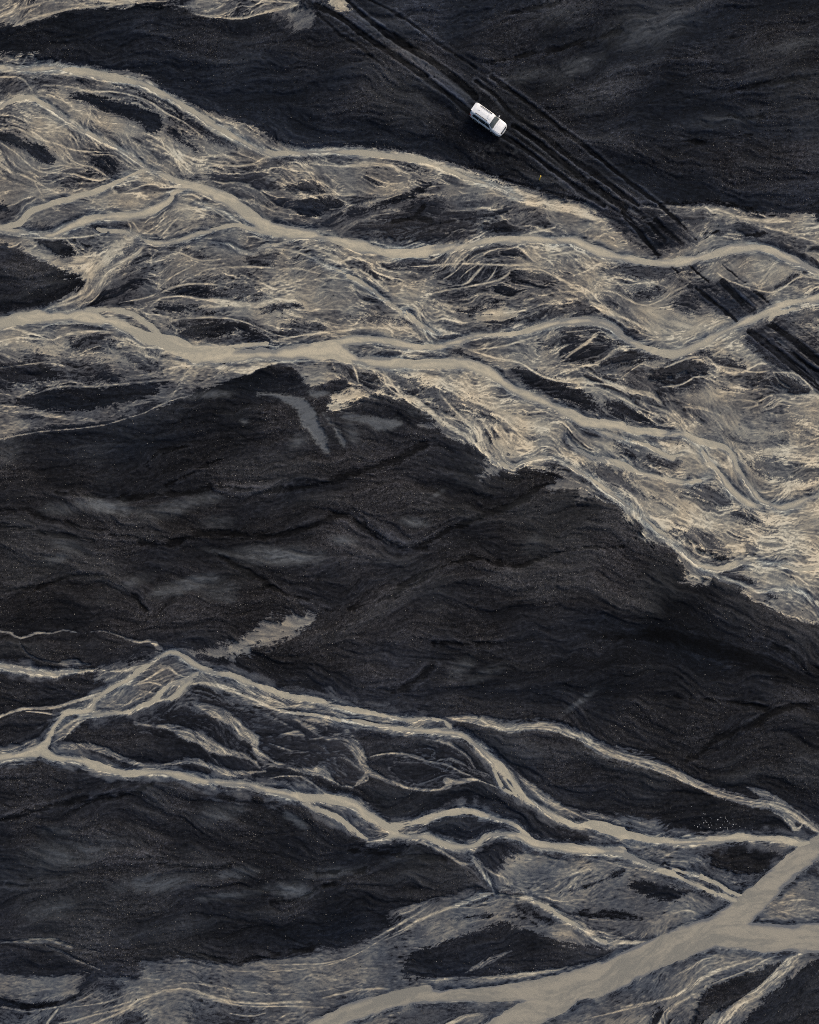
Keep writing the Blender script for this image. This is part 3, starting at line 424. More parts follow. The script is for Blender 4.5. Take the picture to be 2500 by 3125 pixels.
# --- old dry channels, and scarp lines that paint the bank's shade: centre lines with width
DRY_SHADE = [
 ('21','0 740 14 100 700 12 300 725 10 500 735 10 700 720 14 900 690 16 1050 650 16 1130 620 20 1300 570 20 1500 500 24 1725 380 24'),
 ('21','0 1070 14 200 1050 16 400 1080 14 600 1070 14 800 1020 18 950 960 22 1090 920 20 1180 960 14 1300 1040 16 1450 1120 18 1550 1160 16 1725 1165 14'),
 ('22','0 1120 10 150 1150 10 280 1110 10 400 1040 14 560 970 16 700 910 18 850 870 18 960 810 18 1060 730 14 1150 680 10'),
 ('21','100 1170 8 250 1270 14 400 1350 14 520 1420 16 650 1500 14 850 1560 8 950 1620 8 1050 1640 8 1200 1610 8 1350 1570 8 1500 1510 10 1725 1390 12'),
 ('22','0 1500 14 100 1430 14 250 1350 12 400 1290 8 550 1250 6 680 1240 6 750 1270 8 950 1300 8 1100 1240 8 1350 1180 8 1725 1150 6'),
 ('20','440 750 8 600 765 8 800 790 6 1000 790 14 1150 770 14 1350 760 14 1500 740 10 1725 700 8'),
 ('20','0 880 20 200 880 14 350 940 14 500 970 14 650 1020 12 800 1030 10'),
 ('20','0 1000 10 200 1020 10 350 1050 10 550 1080 16 700 1100 10'),
 ('20','830 1070 8 1000 1080 10 1100 1130 16 1250 1140 18 1400 1090 14 1550 1040 16 1725 1050 14'),
 ('20','0 1460 16 150 1465 14 300 1455 14 450 1400 14 580 1370 8 700 1370 8 850 1390 8 950 1450 10 1020 1530 16 1100 1640 20'),
 ('20','1100 540 10 1200 440 10 1300 420 8 1420 400 8'),
 ('20','1250 690 8 1450 600 10 1650 500 10'),
 ('33','0 220 22 200 220 28 450 220 36 650 240 46 850 300 54 1050 360 62 1250 430 62 1450 510 62 1725 570 62'),
 ('33','650 690 8 850 700 8 1050 720 8 1250 750 10 1370 790 14 1500 750 16 1725 730 16'),
 ('33','1370 790 14 1280 860 20 1100 940 20 950 990 20 850 1100 16 720 1160 14'),
 ('33','1380 300 20 1520 370 20 1640 470 24 1725 500 24'),
('32','300 275 10 450 280 14 650 290 18 800 280 14'),
 ('32','300 440 20 200 530 24 100 610 24 0 640 20'),
 ('30','0 1610 14 200 1560 14 400 1500 14 600 1450 12 800 1420 10 1000 1400 8 1150 1330 10'),
 ('31','120 470 8 300 520 10 480 570 14 700 630 14 900 660 12 1100 740 8 1400 790 8'),  # scarp above the lower river, its shade painted as a dark line
 ('02','300 1175 5 500 1235 5 700 1303 6 900 1372 6 1100 1432 6 1300 1490 6 1430 1520 6'),  # north bank scarp: shaded edge put into the sand colour
 ('03','360 1545 5 520 1535 5 800 1528 4 1000 1535 5 1150 1560 5 1300 1605 5 1500 1628 4'),  # same scarp further east, shade painted in
 ('03','1000 700 10 1250 640 16 1500 610 18 1725 560 16'),
 ('03','1050 870 8 1200 890 10 1350 880 8'),
 ('03','700 1060 8 1000 1050 8 1200 1030 8'),
 ('02','900 100 14 1100 60 14 1300 20 14'),
 ('02','700 480 8 850 460 10 1100 400 10 1400 330 10 1725 230 10'),
 ('12','0 200 10 170 170 10 330 190 10 560 170 12 800 130 12 1000 100 10 1140 80 6'),
 ('12','150 170 6 240 60 6'),
 ('12','560 250 6 620 190 6 760 150 5'),
 ('13','1400 680 8 1480 640 8 1540 590 8 1620 565 8'),
 ('13','860 270 5 1100 300 5 1250 290 5 1400 270 4'),
 ('40','0 1530 8 100 1565 10 250 1590 10 420 1560 7 560 1520 5'),
 ('41','0 1200 10 200 1245 14 350 1250 14 520 1215 14 700 1190 12 880 1150 8'),
 ('42','1260 740 10 1400 700 10 1550 650 10 1725 570 10'),
 ('43','0 910 18 200 890 14 380 930 9'),
 ('42','1370 890 18 1550 900 14 1725 920 20'),
 ('42','440 940 10 640 910 7 830 905 7 1000 930 10 1080 980 7'),
 ('42','930 830 26 1100 910 34 1200 960 26'),
 ('42','0 460 14 200 460 14 400 490 10'),
 ('41','900 600 12 1100 580 10 1300 560 8'), ('41','560 800 12 760 790 10 900 710 8'), ('41','960 680 10 1100 675 8'), ('41','1150 420 8 1400 440 10 1725 470 10'),
 ('40','60 670 10 250 675 10 420 660 6'), ('40','0 200 16 250 110 14 500 60 12 900 20 8'), ('40','1200 520 12 1500 540 14 1725 540 10'),
]

# --- wheel ruts: (depth strength, sheet, centre line with width)
RUT = [
 (.8,'01','1300 0 7 1450 80 8 1725 260 8'), (.7,'02','0 90 8 150 190 8 320 320 8 500 440 8 620 520 7'),
 (1.,'02','740 590 12 900 700 12 1100 850 12 1300 1010 12 1500 1150 12 1725 1330 12'),
 (1.,'03','0 1140 12 150 1260 12 300 1370 12 520 1540 12 620 1630 12 720 1720 11'),
 (.9,'13','720 240 11 800 320 9'), (.9,'13','1010 510 12 1100 590 12 1170 640 10'), (.9,'13','1220 690 10 1380 830 10'), (.7,'13','1520 950 10 1640 1050 8'),
 (1.,'01','1130 0 10 1200 70 10 1300 160 16 1400 240 20 1500 300 24 1600 370 24 1725 440 22'),
 (1.,'02','0 270 20 246 440 22 400 550 20 550 670 20 620 740 18'),
 (.6,'01','850 30 10 920 120 12 1000 190 10 1080 270 10 1200 330 10 1300 420 10 1400 500 10'),
 (1.,'01','900 50 16 1000 90 20 1100 150 20 1200 230 18 1400 370 18 1600 500 18 1725 580 18'),
 (1.,'02','0 420 16 150 530 16 300 640 14 450 750 16 580 850 18'),
 (1.,'02','900 950 16 1050 1050 18 1200 1170 20 1400 1330 20 1600 1480 20 1725 1560 18'),
 (1.,'02','830 1030 18 950 1100 16 1100 1210 14 1250 1320 16 1400 1430 18 1580 1550 14'),
 (.9,'02','620 620 12 760 720 12 860 830 12 950 900 14 1100 1010 13 1300 1170 14 1500 1310 15 1725 1480 14'),
 (1.,'03','0 1270 14 150 1390 14 360 1550 13'), (1.,'03','0 1370 20 150 1490 20 270 1560 18'), (.9,'03','0 1480 14 100 1550 14'),
 (.8,'13','440 0 14 520 60 12 600 130 10'), (.9,'13','490 180 13 600 280 13 700 360 11'), (.9,'13','250 120 18 380 280 15 520 450 15'), (.7,'13','330 90 12 450 210 12 560 330 12'),
 (.9,'13','620 530 8 660 570 8'), (1.,'13','740 510 10 830 590 10 890 640 10'), (1.,'13','800 690 12 950 810 12 1110 940 12'), (.8,'13','1000 640 22 1100 750 22 1230 870 22'),
 (.8,'13','1200 1010 20 1400 1170 26 1600 1330 26 1725 1440 24'), (.8,'13','1340 950 18 1500 1060 20 1725 1250 26'), (1.,'13','1380 1060 8 1500 1160 10 1640 1270 10 1725 1320 10'),
]
# packed lighter strips between the ruts
STRIP = [('01','1150 90 10 1300 200 14 1500 350 16 1725 510 16'),('02','0 340 16 246 500 16 400 610 16 560 740 14'),('02','930 1010 12 1100 1130 14 1300 1280 14 1500 1430 14 1650 1540 12'),('02','640 640 8 760 760 8 850 870 8'),('02','1000 1240 4 1100 1290 5 1250 1390 5 1400 1480 5'),('02','0 250 5 200 390 5 400 530 5'),('02','1080 1150 4 1250 1270 4 1400 1380 4')]

# --- guides for the grain of the gravel where no channel runs
GUIDE = [('20','0 600 700 480 1400 250'),('20','900 700 1400 560 1700 430'),('20','0 300 500 330 1100 200'),('03','0 350 800 150 1725 0'),('03','0 900 900 820 1725 760'),('03','0 600 500 520 1200 400 1725 300'),('03','0 1300 900 1250 1725 1250'),
 ('01','0 350 700 330 1300 350'),('01','0 650 800 640 1725 700'),('01','200 900 1000 880 1725 920'),('00','300 250 1000 200 1600 250'),('00','500 400 1200 420 1700 550'),
 ('32','0 600 700 350 1400 200'),('32','200 800 900 640 1600 450'),('32','900 1200 1600 1150'),('32','1000 1000 1700 1150'),('33','0 600 800 550 1500 650'),('33','900 1050 1725 950'),('33','1000 1250 1725 1150'),('33','1000 1500 1725 1560'),
 ('40','0 300 800 200 1725 80'),('40','0 700 800 620 1725 560'),('40','300 950 1000 950 1725 800'),('40','600 1150 1725 1000'),('41','0 500 900 500 1725 420'),('41','0 900 700 880 1400 900'),('41','200 1100 900 1080 1300 950'),('42','0 600 500 600'),
 ('10','650 800 800 620 1000 450'),('10','900 800 1100 600 1400 470'),('10','1100 800 1400 700 1700 680'),('10','600 580 800 450 950 350'),('10','0 600 400 650 650 640'),
 ('11','0 720 800 720 1300 800'),('11','0 850 800 850 1600 940'),('11','1100 500 1500 750 1725 900'),('11','1000 250 1300 150 1700 60'),('12','250 750 800 700 1300 720'),('12','300 880 700 950 1200 900'),('12','0 250 500 100 900 50'),('12','1000 1150 1150 1300 1500 1350'),
 ('21','0 550 500 450 900 420'),('21','100 300 500 250 700 200'),('21','1200 750 1700 650'),('22','0 650 500 600 800 620'),('22','900 1000 1400 950 1725 900'),('22','800 1500 1300 1450 1725 1400'),('31','500 400 1000 300 1600 100'),('31','200 900 300 1000'),
 ('02','100 900 600 1000 1100 1250'),('30','300 700 700 600'),('30','100 900 350 920'),('30','600 950 1200 1000 1500 1080'),('30','200 1300 800 1400'),('42','300 1250 900 1150 1400 1200'),('43','200 150 700 100 1300 150'),('43','900 1560 1200 1350 1480 1230'),('43','1350 1600 1600 1400'),('41','700 1450 1100 1250 1400 1100'),('40','0 1450 500 1450')]

RL(.38,'32','420 830 24 620 850 34 850 905 38 1000 895 38 1200 905 36 1420 975 34 1600 1080 34 1725 1125 34')
RL(.38,'33','0 1015 36 100 1075 38 250 1125 44 400 1165 40 550 1215 36 750 1305 30 900 1375 30 1100 1440 30 1250 1480 30 1400 1490 34 1550 1570 36 1725 1690 30')
RL(.70,'40','0 1600 5 200 1630 5 400 1600 5 560 1560 6 700 1500 6','700 1640 5 900 1580 5 1100 1520 5 1300 1430 5 1500 1420 5 1725 1480 5','500 1600 4 800 1560 4 1000 1480 4')
RL(.66,'41','0 1400 5 300 1470 5 600 1500 5 900 1480 5 1200 1420 5','200 1320 4 500 1330 4 900 1300 4 1200 1200 4 1450 1050 4','250 1640 6 400 1660 6 520 1640 5','600 1700 8 680 1650 7 760 1640 5')

# ------------------------------------------------------------------ ground fields on a raster of 11 cm cells
RS, MG = 2.6, 312.0
NX, NY = 1202, 1442
def to_r(a): return (a + MG) / RS
col = scene.collection

def gauss_noise(sig, seed, shape=(NY, NX)):
    g = np.random.default_rng(seed).standard_normal(shape).astype(np.float32)
    return norm(blur(g, sig)) if sig > 0 else g
def norm(a):
    a = a - a.mean()
    return (a / (a.std() + 1e-9)).astype(np.float32)
def blur(a, sig):
    fy = np.fft.fftfreq(a.shape[0])[:, None]; fx = np.fft.rfftfreq(a.shape[1])[None, :]
    k = np.exp(-2 * (math.pi * sig) ** 2 * (fx * fx + fy * fy)).astype(np.float32)
    return np.fft.irfft2(np.fft.rfft2(a) * k, s=a.shape).astype(np.float32)
def sstep(a, b, x):
    t = np.clip((x - a) / (b - a), 0, 1)
    return t * t * (3 - 2 * t)
def upsample(a, f):
    ny, nx = a.shape
    yy = np.clip(np.arange(NY) / f, 0, ny - 1.001); xx = np.clip(np.arange(NX) / f, 0, nx - 1.001)
    y0 = yy.astype(int); x0 = xx.astype(int); fy = (yy - y0)[:, None].astype(np.float32); fx = (xx - x0)[None, :].astype(np.float32)
    r0 = a[y0][:, x0] * (1 - fx) + a[y0][:, x0 + 1] * fx
    r1 = a[y0 + 1][:, x0] * (1 - fx) + a[y0 + 1][:, x0 + 1] * fx
    return r0 * (1 - fy) + r1 * fy

def smooth_line(p, extend=True, taper=False):
    """Catmull-Rom through the surveyed points, carried on past the edge of the plan; raster units"""
    p = np.array(p, float)
    if p.shape[1] == 2: p = np.concatenate([p, np.full((len(p), 1), 8.)], 1)
    if extend:
        for end in (0, -1):
            q = p[end]; o = p[1] if end == 0 else p[-2]
            d = q[:2] - o[:2]; d = d / (np.hypot(*d) + 1e-6)
            out_ = (q[0] < 14 and d[0] < -.3) or (q[0] > 2486 and d[0] > .3) or (q[1] < 10 and d[1] < -.3) or (q[1] > 3115 and d[1] > .3)
            if not out_ and taper: p[end, 2] *= .35
            if out_:
                e = np.array([q[0] + d[0] * 420, q[1] + d[1] * 420, q[2]])
                p = np.vstack([e[None], p]) if end == 0 else np.vstack([p, e[None]])
    p[:, 0] = to_r(p[:, 0]); p[:, 1] = to_r(p[:, 1]); p[:, 2] /= RS
    q = np.vstack([2 * p[0] - p[1], p, 2 * p[-1] - p[-2]])
    out = []
    for i in range(1, len(q) - 2):
        a, b, c, d = q[i - 1], q[i], q[i + 1], q[i + 2]
        n = max(2, int(np.hypot(*(c - b)[:2]) / 5))
        t = (np.arange(n) / n)[:, None]
        out.append(.5 * ((2 * b) + (c - a) * t + (2 * a - 5 * b + 4 * c - d) * t ** 2 + (3 * b - a - 3 * c + d) * t ** 3))
    out.append(q[-2][None])
    o = np.vstack(out); o[:, 2] = np.maximum(o[:, 2], .6)
    return o

def line_sd(L, pad):
    """distance to a line minus its half width, inside the line's own window"""
    m = L[:, 2].max() / 2 + pad + 2
    x0 = int(max(0, L[:, 0].min() - m)); x1 = int(min(NX, L[:, 0].max() + m + 2))
    y0 = int(max(0, L[:, 1].min() - m)); y1 = int(min(NY, L[:, 1].max() + m + 2))
    if x1 <= x0 or y1 <= y0: return None
    D = np.full((y1 - y0, x1 - x0), 999., np.float32)
    for a, b in zip(L[:-1], L[1:]):
        m = max(a[2], b[2]) / 2 + pad
        ax0 = int(max(x0, min(a[0], b[0]) - m)); ax1 = int(min(x1, max(a[0], b[0]) + m + 2))
        ay0 = int(max(y0, min(a[1], b[1]) - m)); ay1 = int(min(y1, max(a[1], b[1]) + m + 2))
        if ax1 <= ax0 or ay1 <= ay0: continue
        X = np.arange(ax0, ax1, dtype=np.float32)[None, :]; Y = np.arange(ay0, ay1, dtype=np.float32)[:, None]
        dx, dy = b[0] - a[0], b[1] - a[1]; l2 = dx * dx + dy * dy + 1e-6
        t = np.clip(((X - a[0]) * dx + (Y - a[1]) * dy) / l2, 0, 1)
        d = np.sqrt((X - a[0] - t * dx) ** 2 + (Y - a[1] - t * dy) ** 2) - (a[2] + (b[2] - a[2]) * t) / 2
        S = D[ay0 - y0:ay1 - y0, ax0 - x0:ax1 - x0]
        np.minimum(S, d, out=S)
    return D, slice(y0, y1), slice(x0, x1)

def poly_sd(p, pad):
    p = np.array(p, float); p = np.stack([to_r(p[:, 0]), to_r(p[:, 1])], 1)
    # round the corners a little
    q = np.concatenate([p, p[:2]]); s = []
    for i in range(len(p)):
        a, b, c = q[i - 1] if i else p[-1], q[i], q[i + 1]
        s += [b * .75 + a * .25 * 1, b * .75 + c * .25]
    p = np.array(s)
    x0 = int(max(0, p[:, 0].min() - pad)); x1 = int(min(NX, p[:, 0].max() + pad + 2))
    y0 = int(max(0, p[:, 1].min() - pad)); y1 = int(min(NY, p[:, 1].max() + pad + 2))
    if x1 <= x0 or y1 <= y0: return None
    X = np.arange(x0, x1, dtype=np.float32)[None, :]; Y = np.arange(y0, y1, dtype=np.float32)[:, None]
    D = np.full((y1 - y0, x1 - x0), 999., np.float32); ins = np.zeros(D.shape, bool)
    n = len(p)
    for i in range(n):
        a, b = p[i], p[(i + 1) % n]
        cr = ((a[1] > Y) != (b[1] > Y)) & (X < (b[0] - a[0]) * (Y - a[1]) / (b[1] - a[1] + 1e-9) + a[0])
        ins ^= cr
        ax0 = int(max(x0, min(a[0], b[0]) - pad)); ax1 = int(min(x1, max(a[0], b[0]) + pad + 2))
        ay0 = int(max(y0, min(a[1], b[1]) - pad)); ay1 = int(min(y1, max(a[1], b[1]) + pad + 2))
        if ax1 <= ax0 or ay1 <= ay0: continue
        x = X[:, ax0 - x0:ax1 - x0]; y = Y[ay0 - y0:ay1 - y0]
        dx, dy = b[0] - a[0], b[1] - a[1]; l2 = dx * dx + dy * dy + 1e-6
        t = np.clip(((x - a[0]) * dx + (y - a[1]) * dy) / l2, 0, 1)
        d = np.sqrt((x - a[0] - t * dx) ** 2 + (y - a[1] - t * dy) ** 2)
        S = D[ay0 - y0:ay1 - y0, ax0 - x0:ax1 - x0]; np.minimum(S, d, out=S)
    return np.where(ins, -D, D), slice(y0, y1), slice(x0, x1)

# every channel runs in a belt of fresh silt, and that in a wider belt of grey damp silt
for k, rc, s in WATER:
    p = P3(rc, s)
    if k == 5: continue
    low_ = k in (0, 3, 4)
    q = p.copy(); q[:, 2] = p[:, 2] * (1.10 if low_ else 1.05) + (3 if low_ else 3); RIBBON.insert(0, (.66 if low_ else .68, q))
    q = p.copy(); q[:, 2] = p[:, 2] * (1.5 if low_ else 1.25) + (14 if low_ else 7); RIBBON.insert(0, (.36 if low_ else .46, q))
def wat(k, p):
    p = p.copy(); p[:, 2] *= {0: 1.0, 3: .9, 4: .84}.get(k, .95 if k < 5 else 1.); return p
WLINES = [(k, smooth_line(wat(k, P3(rc, s)), taper=max(float(v) for v in s.split()[2::3]) < 13)) for k, rc, s in WATER]
RLINES = [(l, smooth_line(p, taper=p[:, 2].max() < 40)) for l, p in RIBBON]
DLINES = [smooth_line(P3(rc, s)) for rc, s in DRY_SHADE]
TLINES = [(k, smooth_line(P3(rc, s))) for k, rc, s in RUT]
SLINES = [smooth_line(P3(rc, s)) for rc, s in STRIP]
GLINES = [smooth_line(P2(rc, s)) for rc, s in GUIDE]

# --- grain direction (double angle) spread out from every channel, ribbon and guide
CF = 4
cy, cx = NY // CF + 1, NX // CF + 1
acc = np.zeros((3, cy, cx), np.float32)
for w, L in [(1.3, l) for _, l in WLINES] + [(.8, l) for _, l in RLINES] + [(.7, l) for l in DLINES] + [(1., l) for l in GLINES]:
    d = np.diff(L[:, :2], axis=0); n = np.hypot(d[:, 0], d[:, 1]) + 1e-6
    th = np.arctan2(d[:, 1], d[:, 0]); m = (L[:-1, :2] + L[1:, :2]) / 2 / CF
    ix = m[:, 0].astype(int); iy = m[:, 1].astype(int)
    ok = (ix >= 0) & (ix < cx) & (iy >= 0) & (iy < cy)
    for ch, v in ((0, np.cos(2 * th)), (1, np.sin(2 * th)), (2, np.ones(len(th)))):
        np.add.at(acc[ch], (iy[ok], ix[ok]), (v * n * w)[ok])
fx = sum(k * blur(acc[0], s) for s, k in ((1.5, 1.), (4, .8), (11, .35), (30, .08))) + 2e-4
fy = sum(k * blur(acc[1], s) for s, k in ((1.5, 1.), (4, .8), (11, .35), (30, .08)))
l = np.sqrt(fx * fx + fy * fy) + 1e-9
th2 = np.arctan2(upsample(fy / l, CF), upsample(fx / l, CF))
theta = (th2 / 2 + .16 * gauss_noise(22, 11) + .20 * gauss_noise(7, 12) + .12 * gauss_noise(3, 13)).astype(np.float32)
CT, ST = np.cos(theta), np.sin(theta)

def lic(noise, steps, h, f=1):
    """smear noise along the grain of the ground"""
    c, s = (CT, ST) if f == 1 else (CT[::f, ::f], ST[::f, ::f])
    ny, nx = c.shape
    cr, sr, nr = c.ravel(), s.ravel(), noise.ravel()
    gy, gx = np.mgrid[0:ny, 0:nx].astype(np.float32)
    out = noise.astype(np.float32).ravel().copy(); tot = 1.
    for sg in (1, -1):
        x, y = gx.ravel().copy(), gy.ravel().copy()
        idx = np.arange(ny * nx)
        px, py = cr * sg, sr * sg
        for k in range(steps):
            x += px * h; y += py * h
            idx = np.clip(y + .5, 0, ny - 1).astype(np.int32) * nx + np.clip(x + .5, 0, nx - 1).astype(np.int32)
            dx, dy = cr[idx], sr[idx]
            fl = np.sign(dx * px + dy * py); fl[fl == 0] = 1
            px, py = dx * fl, dy * fl
            w = .5 + .5 * math.cos(math.pi * (k + 1) / (steps + 1))
            out += nr[idx] * w; tot += w
    return norm((out / tot).reshape(ny, nx))

st1 = lic(gauss_noise(0, 21), 7, 1.0)
st0 = lic(gauss_noise(.5, 28), 3, 1.0)
st2 = lic(gauss_noise(1.4, 22), 16, 1.6)
h2 = (NY + 1) // 2, (NX + 1) // 2
st3 = norm(upsample(lic(gauss_noise(2.2, 23, h2), 20, 2.0, 2), 2))
st4 = norm(upsample(lic(gauss_noise(6, 24, h2), 18, 4.0, 2), 2))
iso1, iso2, iso4, iso8 = gauss_noise(0, 31), gauss_noise(1.2, 32), gauss_noise(4, 33), gauss_noise(14, 34)
wob = .8 * st1 + .8 * st2 + .5 * st3 + .55 * iso1 + .5 * iso2 + .35 * iso4

gyy, gxx = np.mgrid[0:NY, 0:NX].astype(np.float32)
ta = math.atan2(1330 - 590, 1725 - 740)
al, ac = gxx * math.cos(ta) + gyy * math.sin(ta), -gxx * math.sin(ta) + gyy * math.cos(ta)
tab = gauss_noise(.8, 53, (512, 512))
def trk(la, lc):
    a_, c_ = al / la + 900, ac / lc + 900 + 2.5 * np.sin(al / 70.)
    i0, j0 = a_.astype(int), c_.astype(int); fa, fc = a_ - i0, c_ - j0
    g4 = lambda i, j: tab[i % 512, j % 512]
    return (g4(i0, j0) * (1 - fa) + g4(i0 + 1, j0) * fa) * (1 - fc) + (g4(i0, j0 + 1) * (1 - fa) + g4(i0 + 1, j0 + 1) * fa) * fc
tr1 = (1.1 * trk(30, 1.0) + .7 * trk(60, 2.6)).astype(np.float32)
# --- floodplain and gravel bars
fl = np.zeros((NY, NX), np.float32); fm = np.zeros((NY, NX), np.float32)
for lev, p in FLOOD:
    r = poly_sd(p, 16)
    if r is None: continue
    D, a, b = r
    sf = 2.2 if p[:, 1].mean() < 2000 else 5.0
    m = sstep(sf, -sf, D + 1.6 * wob[a, b])
    fl[a, b] = np.maximum(fl[a, b], lev * m); fm[a, b] = np.maximum(fm[a, b], m)
bar = np.zeros((NY, NX), np.float32)
gyy, gxx = np.mgrid[0:NY, 0:NX].astype(np.float32)
for k, rc, s in BARS:
    r = poly_sd(P2(rc, s), 16)
    if r is None: continue
    D, a, b = r
    sf = 1.8 if k > .85 else (3.2 if rc[0] != '4' else 6.0)
    k = k if (k > .85 or rc[0] != '4') else k * .7
    m = sstep(sf, -sf, D + (1.4 if k > .85 else 2.2) * wob[a, b])
    bar[a, b] = np.maximum(bar[a, b], k * m)

for k, rc, s in TRACKZONE:
    D, a, b = poly_sd(P2(rc, s), 22)
    m = sstep(5, -5, D + 2.2 * tr1[a, b] + 1.0 * wob[a, b])
    bar[a, b] = np.maximum(bar[a, b], np.clip(k * m * (1 + .22 * tr1[a, b]), 0, .97))

# --- thousands of hair-fine rivulets following the grain
def threads(n, steps, seed, keep, wander=.23, rho=.982):
    g = np.random.default_rng(seed)
    x = g.uniform(0, NX - 1, n * 4); y = g.uniform(0, NY - 1, n * 4)
    k = keep[y.astype(int), x.astype(int)] > g.uniform(0, 1, n * 4)
    x, y = x[k][:n].copy(), y[k][:n].copy()
    jit = g.normal(0, wander, len(x)); life = g.integers(steps // 3, steps, len(x)); amp = g.uniform(.3, 1, len(x))
    img = np.zeros(NY * NX, np.float32); px = py = None
    for s in range(steps):
        i = np.clip(y + .5, 0, NY - 1).astype(int) * NX + np.clip(x + .5, 0, NX - 1).astype(int)
        a = theta.ravel()[i] + jit
        dx, dy = np.cos(a), np.sin(a)
        if px is not None:
            f = np.sign(dx * px + dy * py); f[f == 0] = 1; dx, dy = dx * f, dy * f
        px, py = dx, dy
        jit = jit * rho + g.normal(0, wander * math.sqrt(1 - rho * rho), len(x))
        e = np.clip(np.minimum(s / 8, (life - s) / 12), 0, 1) * amp
        np.maximum.at(img, i, e.astype(np.float32))
        x = x + dx * .8; y = y + dy * .8
    return img.reshape(NY, NX)
keep = np.clip(fm * (1 - bar), 0, 1)
riv = threads(3200, 110, 41, keep * .9, .30)
riv = np.maximum(riv, threads(2200, 150, 48, keep * (fl > .62), .30, .985))
rivw = threads(800, 240, 42, keep * .9, .26, .99)
riv = np.clip(blur(riv, .36) * 1.15, 0, 1) * .75 + np.clip(blur(rivw, .55) * 1.6, 0, 1)
drk = np.clip(blur(threads(3200, 80, 43, keep, .30), .40) * 1.2, 0, 1)
keep2 = np.clip(1 - fm * (1 - bar), 0, 1)
rill = np.clip(blur(threads(1500, 170, 44, keep2, .34, .985), .5) * 1.6, 0, 1)
rill2 = np.clip(blur(threads(160, 420, 46, keep2, .30, .992), .9) * 2.6, 0, 1)
lip = np.clip(blur(threads(1300, 120, 47, keep2, .30), .45) * 1.4, 0, 1)

# --- silt cover 0 (black sand) .. 1 (fresh pale silt)
patch = sstep(-1.2, 1.4, iso8 + .5 * st4)
silt = fl * (.79 + .30 * patch)
silt = silt * (1 - bar * (.95 + .05 * st3))
open_ = fm * (1 - .75 * bar)
vary = sstep(-1.3, 1.5, gauss_noise(9, 35) + .4 * st4)
silt = silt + open_ * (.030 * st4 + .032 * st3 + .024 * st2 + .016 * st1 + .050 * st0 + .026 * iso2) * (.40 + silt) * (.5 + .8 * vary)
low = gauss_noise(11, 36)
dab = sstep(1.05, 1.75, .45 * st0 + .35 * st1 + .62 * st2 + .45 * st3 + .70 * low) * (.55 + .6 * vary)
pab = sstep(1.25, 1.95, .55 * norm(np.roll(st0, 77, 1)) - .45 * st2 - .35 * st3 + .6 * gauss_noise(8, 38))
band = sstep(.5, 2.0, st4 + .6 * gauss_noise(20, 37) + .35 * st3)
yy = (gyy * RS - MG) / 3125.
calm = 1 - .45 * sstep(.55, .66, yy) - .25 * sstep(.82, .88, yy)          # the lower bars are smoother, wetter silt
open_ = open_ * calm
silt = silt + open_ * (.25 * riv * (.45 + .7 * vary) - .15 * drk * (.35 + vary) - .25 * dab + .14 * pab - .12 * band)
# lens-shaped bars with pale strand lines round them, drawn out along the flow
def lenses(f, c, w, dark_, rim_):
    gy_, gx_ = np.gradient(f)
    d = (f - c) / (np.sqrt(gx_ * gx_ + gy_ * gy_) + .03)
    inside = sstep(-.3, 2.2, d + .5 * iso1 * .6)
    rim = np.exp(-((d + w) / w) ** 2) * sstep(-.6, .8, norm(np.roll(st3, 51, 0)) + .5 * iso4 + .5)
    return -dark_ * inside + rim_ * rim
lensA = lenses(norm(st4 + .45 * st3 + .25 * st2), .95, .75, .20, .30)
lensB = lenses(norm(np.roll(st3, 333, 1) * .0 + norm(upsample(lic(gauss_noise(3.0, 27, h2), 16, 2.0, 2), 2)) + .30 * st2), 1.05, .55, .17, .24)
lensC = lenses(norm(norm(upsample(lic(gauss_noise(1.8, 29, h2), 9, 1.6, 2), 2)) + .25 * st0), 1.15, .5, .13, .20)
lensD = lenses(norm(norm(upsample(lic(gauss_noise(5.0, 30, h2), 14, 3.0, 2), 2)) + .18 * st2 + .10 * st0), .85, .6, .12, .26)
silt = silt + open_ * (1.1 * lensA + 1.15 * lensB + 1.15 * lensC + lensD)
cover = np.zeros((NY, NX), np.float32)
for lev, L in RLINES:
    L = L.copy(); L[:, 2] *= np.where(L[:, 2] < 4.6, .78, 1.)
    r = line_sd(L, 9)
    if r is None: continue
    D, a, b = r
    wd = np.median(L[:, 2])
    amp = .20 + .11 * min(wd, 14)
    m = sstep(.7 + .12 * wd, -.6 - .10 * wd, D + amp * .62 * wob[a, b])
    v = lev + (.10 if lev > .7 else .15) * (.6 * st2[a, b] + .75 * st1[a, b] + .5 * st3[a, b] + .3 * st0[a, b])
    S = silt[a, b]; S += (np.maximum(S, v) - S) * m
    C = cover[a, b]; np.maximum(C, m, out=C)
for lev, rc, s in SHEET:
    r = poly_sd(P2(rc, s), 14)
    if r is None: continue
    D, a, b = r
    m = sstep(4.5, -5.0, D + 2.6 * wob[a, b] + 1.5 * iso4[a, b])
    v = lev + .07 * (st2[a, b] + .6 * st1[a, b] + .4 * iso4[a, b])
    S = silt[a, b]; S += (np.maximum(S, v) - S) * m
    C = cover[a, b]; np.maximum(C, m, out=C)

